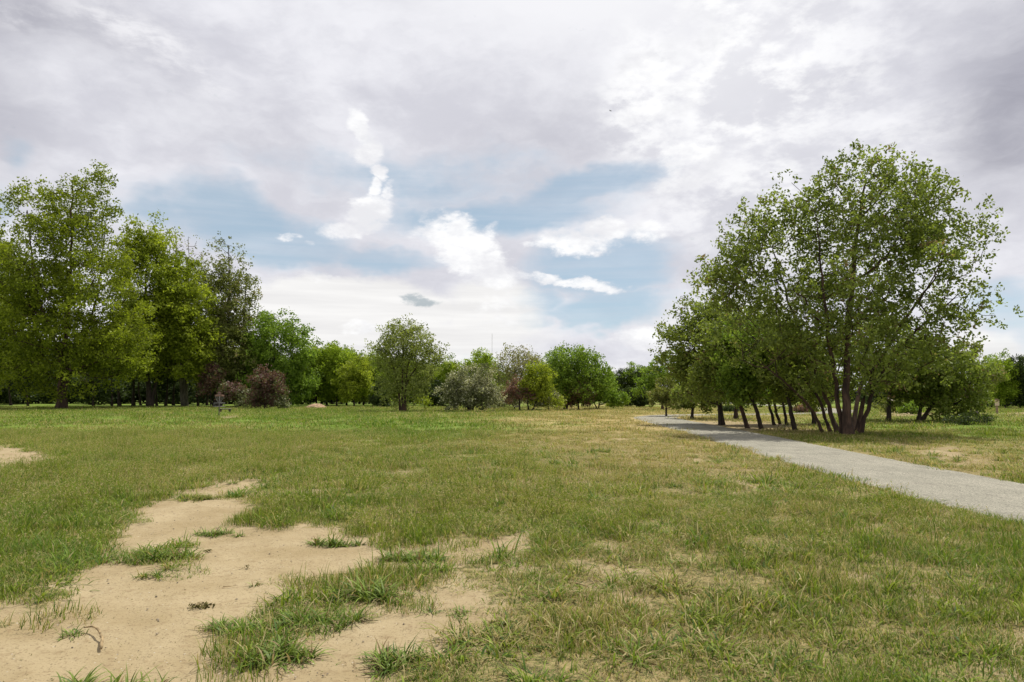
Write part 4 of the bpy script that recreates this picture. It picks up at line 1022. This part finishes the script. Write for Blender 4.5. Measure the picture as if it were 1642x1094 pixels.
# ================================================================== SKY, SUN, CAMERA
SUN_EL, SUN_AZ = R(66), R(45)       # azimuth measured from the view direction towards the right
w = bpy.data.worlds.new('World'); scene.world = w; w.use_nodes = True
for n in list(w.node_tree.nodes): w.node_tree.nodes.remove(n)
t = NT(w.node_tree)
sky = t.node('ShaderNodeTexSky', sky_type='NISHITA', sun_disc=False, sun_elevation=SUN_EL, sun_rotation=SUN_AZ, altitude=1500, air_density=1.0, dust_density=1.2, ozone_density=1.0)
D = t.node('ShaderNodeTexCoord').outputs['Generated']
D = t.vm('NORMALIZE', D)
sx = t.node('ShaderNodeSeparateXYZ'); t.l.new(D, sx.inputs[0])
az = t.m('ARCTAN2', sx.outputs[0], sx.outputs[1]); el = t.m('ARCSINE', sx.outputs[2])
cb = t.node('ShaderNodeCombineXYZ'); t.l.new(az, cb.inputs[0]); t.l.new(el, cb.inputs[1]); A = cb.outputs[0]
Dz = t.mapping(D, scale=(1, 1, 1.9))
def warp(sc, det, amp, src=Dz):
    c = t.noise(src, sc, det, .62, 'Color'); return t.vm('SCALE', t.vm('SUBTRACT', c, (.5, .5, .5)), amp)
A1 = t.vm('ADD', A, warp(5, 2, .045)); A1 = t.vm('ADD', A1, warp(20, 9, .035))      # cumulus edges
A2 = t.vm('ADD', A, warp(3, 5, .16))                                               # soft edges
def ae(x, y):
    d = ray(x, y); d = d/np.linalg.norm(d); return math.atan2(d[0], d[1]), math.asin(d[2])
def blob(src, x, y, rx, ry, rot=0, amp=1., soft=None):
    if soft is None: soft = .4 if src is A1 else 0.
    if src is A1: rx *= 1.22; ry *= 1.28
    a, e = ae(x, y); a1, e1 = ae(x+1, y); a2, e2 = ae(x, y-1)
    m = t.mapping(src, loc=(a, e, 0), rot=(0, 0, R(rot)), scale=(rx*abs(a1-a), ry*abs(e2-e), 1e3), typ='TEXTURE')
    l = t.vm('LENGTH', m)
    return t.mr(l, soft, 1.45, amp, 0)
def union(bl):
    r = bl[0]
    for q in bl[1:]: r = t.m('MAXIMUM', r, q)
    return r
def summ(bl):
    r = bl[0]
    for q in bl[1:]: r = t.m('ADD', r, q)
    return r
fb3 = t.noise(Dz, 75, 6, .6); fb = t.noise(Dz, 9, 9, .6); fb2 = t.noise(t.mapping(Dz, rot=(0, 0, .2)), 26, 7, .62)
# diagonal streaks (cirrus), noise stretched along one direction of azimuth / elevation
st1 = t.noise(t.mapping(A2, rot=(0, 0, R(28)), scale=(3.0, 15, 1)), 1, 8, .62)
st2 = t.noise(t.mapping(A2, rot=(0, 0, R(-38)), scale=(4.5, 11, 1)), 1, 8, .6)
hz = t.noise(t.mapping(A, scale=(2.0, 34, 1)), 1, 6, .6)
# high veil
veil = t.mix(t.mr(t.m('ADD', t.m('MULTIPLY', st2, .6), t.m('MULTIPLY', fb, .4)), .38, .64), (.62, .62, .68), (.82, .82, .865))
br = summ([blob(A2, 1000, 30, 360, 150), blob(A2, 760, 20, 300, 90, 0, .5), blob(A2, 1150, 200, 200, 150, 0, .45)])
veil = t.mix(t.m('MULTIPLY', br, .8, clamp=True), veil, (.86, .86, .89))
dk = summ([blob(A2, 30, 20, 270, 90, 0, .9), blob(A2, -60, 200, 180, 160, 0, .55), blob(A2, 1720, 80, 230, 220, 0, 1.0), blob(A2, 1590, 230, 120, 110, 0, .5), blob(A2, 330, 190, 260, 60, -15, .25), blob(A2, 880, 230, 200, 60, 8, .25)])  # grey cloud at the sides, darkened further to imitate lens falloff
veil = t.mix(t.m('MULTIPLY', t.m('MULTIPLY', dk, t.mr(st1, .25, .7, .6, 1.15)), .8, clamp=True), veil, (.30, .30, .36))
# openings of blue
op = union([blob(A2, 690, 290, 290, 62, 0, .55), blob(A2, 930, 305, 140, 42, 10, 1), blob(A2, 810, 345, 210, 50, 0, .9), blob(A2, 400, 360, 190, 55, -12, .9), blob(A2, 480, 400, 130, 45, -10, .9), blob(A2, 600, 420, 130, 30, 0, .85),
            blob(A2, 960, 440, 130, 60, 0, 1), blob(A2, 970, 500, 110, 28, 8, 1), blob(A2, 860, 490, 60, 34, 0, .7), blob(A2, 1000, 410, 80, 30, 0, .8), blob(A2, 10, 250, 50, 40, 0, .45), blob(A2, 10, 340, 50, 50, 0, .4), blob(A2, 1600, 490, 100, 60, 0, .7), blob(A2, 760, 565, 55, 22, 0, .6), blob(A2, 610, 515, 50, 14, 0, .2),
            blob(A2, 1040, 565, 30, 12, 0, .5), blob(A2, 900, 520, 110, 14, 0, .6), blob(A2, 260, 330, 120, 40, 0, .6)])
opm = t.m('MULTIPLY', t.mr(t.m('ADD', op, t.m('MULTIPLY', t.m('SUBTRACT', fb, .5), .9)), .12, .72), .95)
opm = t.m('MULTIPLY', opm, t.mr(hz, .3, .7, 1.0, .7))
# low creamy bank
low = union([blob(A1, 560, 500, 170, 42, 0, 1.1), blob(A2, 620, 545, 330, 55, 0, .9), blob(A1, 790, 505, 80, 50, 0, .8), blob(A2, 1180, 520, 230, 70, 0, .7), blob(A2, 900, 590, 600, 40, 0, .7), blob(A2, 1250, 400, 250, 110, 0, .5), blob(A2, 200, 560, 300, 60, 0, .7), blob(A2, 1600, 560, 200, 30, 0, .7)])
lowm = t.mr(t.m('ADD', low, t.m('MULTIPLY', t.m('SUBTRACT', fb, .5), .5)), .25, .75)
lowc = t.mix(t.mr(hz, .35, .65), (.80, .79, .785), (.92, .91, .895))
# bright puffs
W = union([blob(A1, 578, 205, 14, 30, 8), blob(A1, 592, 245, 20, 24, 15), blob(A1, 604, 276, 13, 16, 0, .95), blob(A1, 598, 300, 12, 10, 0, .9), blob(A1, 588, 336, 36, 24, 25), blob(A1, 562, 366, 52, 16, 8), blob(A1, 620, 305, 10, 14, 0, .8), blob(A1, 458, 384, 18, 9, 0, .8), blob(A1, 490, 397, 12, 6, 0, .5),
           blob(A1, 725, 380, 52, 30, -12), blob(A1, 755, 410, 56, 34, -22), blob(A1, 790, 445, 40, 22, -10), blob(A1, 820, 440, 40, 10, -10, .8), blob(A1, 690, 378, 36, 12, 0, .8), blob(A1, 790, 380, 14, 20, 0, .6),
           blob(A1, 925, 388, 62, 17, 3), blob(A1, 975, 365, 36, 16, 10), blob(A1, 880, 397, 36, 9, 0, .9), blob(A1, 1045, 365, 40, 20, 0, .8), blob(A1, 925, 457, 70, 10, -6, .9), blob(A1, 870, 445, 40, 7, -8, .7),
           blob(A1, 500, 452, 46, 12, 0, .6), blob(A1, 570, 525, 34, 9, 0, .7), blob(A1, 1030, 540, 42, 18, 0, .9), blob(A1, 1010, 580, 36, 8, 0, .5), blob(A1, 800, 500, 50, 34, 0, .5),
           blob(A1, 1020, 105, 40, 26, 0, .9), blob(A1, 1032, 178, 42, 22, 0, 1), blob(A1, 1085, 150, 50, 40, 20, .7), blob(A1, 1120, 60, 80, 60, 30, .62), blob(A1, 1115, 255, 60, 28, 0, .8), blob(A1, 1090, 290, 42, 16, 0, .7), blob(A1, 1175, 230, 60, 40, 0, .5)])
Wn = t.m('ADD', t.m('MULTIPLY', W, .95), t.m('ADD', t.m('MULTIPLY', t.m('SUBTRACT', fb2, .5), 1.3), t.m('MULTIPLY', t.m('SUBTRACT', fb3, .5), .55)))
Wm = t.mr(Wn, .30, .95)
# textured right bank and left cirrus
bank = t.m('MULTIPLY', union([blob(A2, 1200, 130, 240, 190, 20, 1), blob(A1, 1040, 150, 60, 90, 0, .9), blob(A2, 1190, 320, 190, 110, 0, .75), blob(A2, 1380, 240, 160, 80, 0, .5)]), t.mr(t.m('ADD', t.m('MULTIPLY', t.m('ADD', fb, fb2), .38), t.m('MULTIPLY', st2, .30)), .475, .60))
cir = t.m('MULTIPLY', union([blob(A2, 250, 85, 190, 55, -22, 1), blob(A2, 330, 135, 80, 26, -30, 1), blob(A2, 90, 60, 150, 40, -10, .6)]), t.mr(t.m('ADD', t.m('MULTIPLY', st1, .6), t.m('MULTIPLY', fb2, .4)), .44, .60))
# shading inside the puffs: tops bright, undersides greyer
shade = t.mr(t.noise(t.vm('ADD', Dz, (0, 0, -.012)), 9, 9, .6), .42, .62)
wc = t.mix(t.m('MULTIPLY', shade, .75), (1.0, 1.0, 1.0), (.72, .72, .76))
cloud = veil
col = t.mix(opm, cloud, (0, 0, 0))
bg_sky = t.node('ShaderNodeBackground'); t.l.new(t.mix(.6, sky.outputs[0], (3.5, 4.5, 4.95)), bg_sky.inputs[0]); bg_sky.inputs[1].default_value = .12
e1 = t.mix(t.m('MULTIPLY', lowm, .95), veil, lowc)
openm = t.m('MULTIPLY', opm, t.m('SUBTRACT', 1, t.m('MULTIPLY', lowm, .55)))
e1 = t.mix(t.m('MULTIPLY', bank, .85), e1, (1.0, 1.0, 1.0))
e1 = t.mix(t.m('MULTIPLY', cir, .9), e1, (.86, .855, .885))
e1 = t.mix(t.m('MULTIPLY', Wm, .93), e1, wc)
openm = t.m('MULTIPLY', openm, t.m('SUBTRACT', 1, t.m('MULTIPLY', Wm, .95)))
openm = t.m('MULTIPLY', openm, t.m('SUBTRACT', 1, t.m('MULTIPLY', bank, .7)))
dcl = t.mr(t.m('ADD', blob(A1, 674, 484, 27, 11, -3, 1.0, 0.), t.m('ADD', t.m('MULTIPLY', t.m('SUBTRACT', fb2, .5), 1.6), t.m('MULTIPLY', t.m('SUBTRACT', fb3, .5), 1.2))), .30, 1.0)
e1 = t.mix(t.m('MULTIPLY', dcl, .75), e1, (.33, .40, .44))
bg_cl = t.node('ShaderNodeBackground'); t.l.new(e1, bg_cl.inputs[0]); bg_cl.inputs[1].default_value = 1.0
mx = t.node('ShaderNodeMixShader'); t.l.new(openm, mx.inputs[0]); t.l.new(bg_cl.outputs[0], mx.inputs[1]); t.l.new(bg_sky.outputs[0], mx.inputs[2])
out = t.node('ShaderNodeOutputWorld'); t.l.new(mx.outputs[0], out.inputs[0])
w.cycles.sampling_method = 'MANUAL'; w.cycles.sample_map_resolution = 512

sd = bpy.data.lights.new('sun', 'SUN'); sd.energy = 4.5; sd.angle = R(.6); sd.color = (1, .96, .88)
so = bpy.data.objects.new('sun', sd); COL.objects.link(so)
dv = Vector((math.sin(SUN_AZ)*math.cos(SUN_EL), math.cos(SUN_AZ)*math.cos(SUN_EL), math.sin(SUN_EL)))
so.rotation_euler = dv.to_track_quat('Z', 'Y').to_euler(); so.location = dv*60

cd = bpy.data.cameras.new('camera'); cd.sensor_width = 36; cd.lens = F/1642*36; cd.clip_start = .05; cd.clip_end = 8000
co = bpy.data.objects.new('camera', cd); COL.objects.link(co); co.location = (0, 0, H); co.rotation_euler = (R(90)+PITCH, 0, 0); scene.camera = co
scene.view_settings.view_transform = 'Standard'; scene.view_settings.look = 'None'; scene.view_settings.gamma = 1; scene.view_settings.exposure = .1
scene.render.resolution_x = 1024; scene.render.resolution_y = 682
scene.cycles.max_bounces = 6; scene.cycles.diffuse_bounces = 3; scene.cycles.transmission_bounces = 3; scene.cycles.transparent_max_bounces = 4
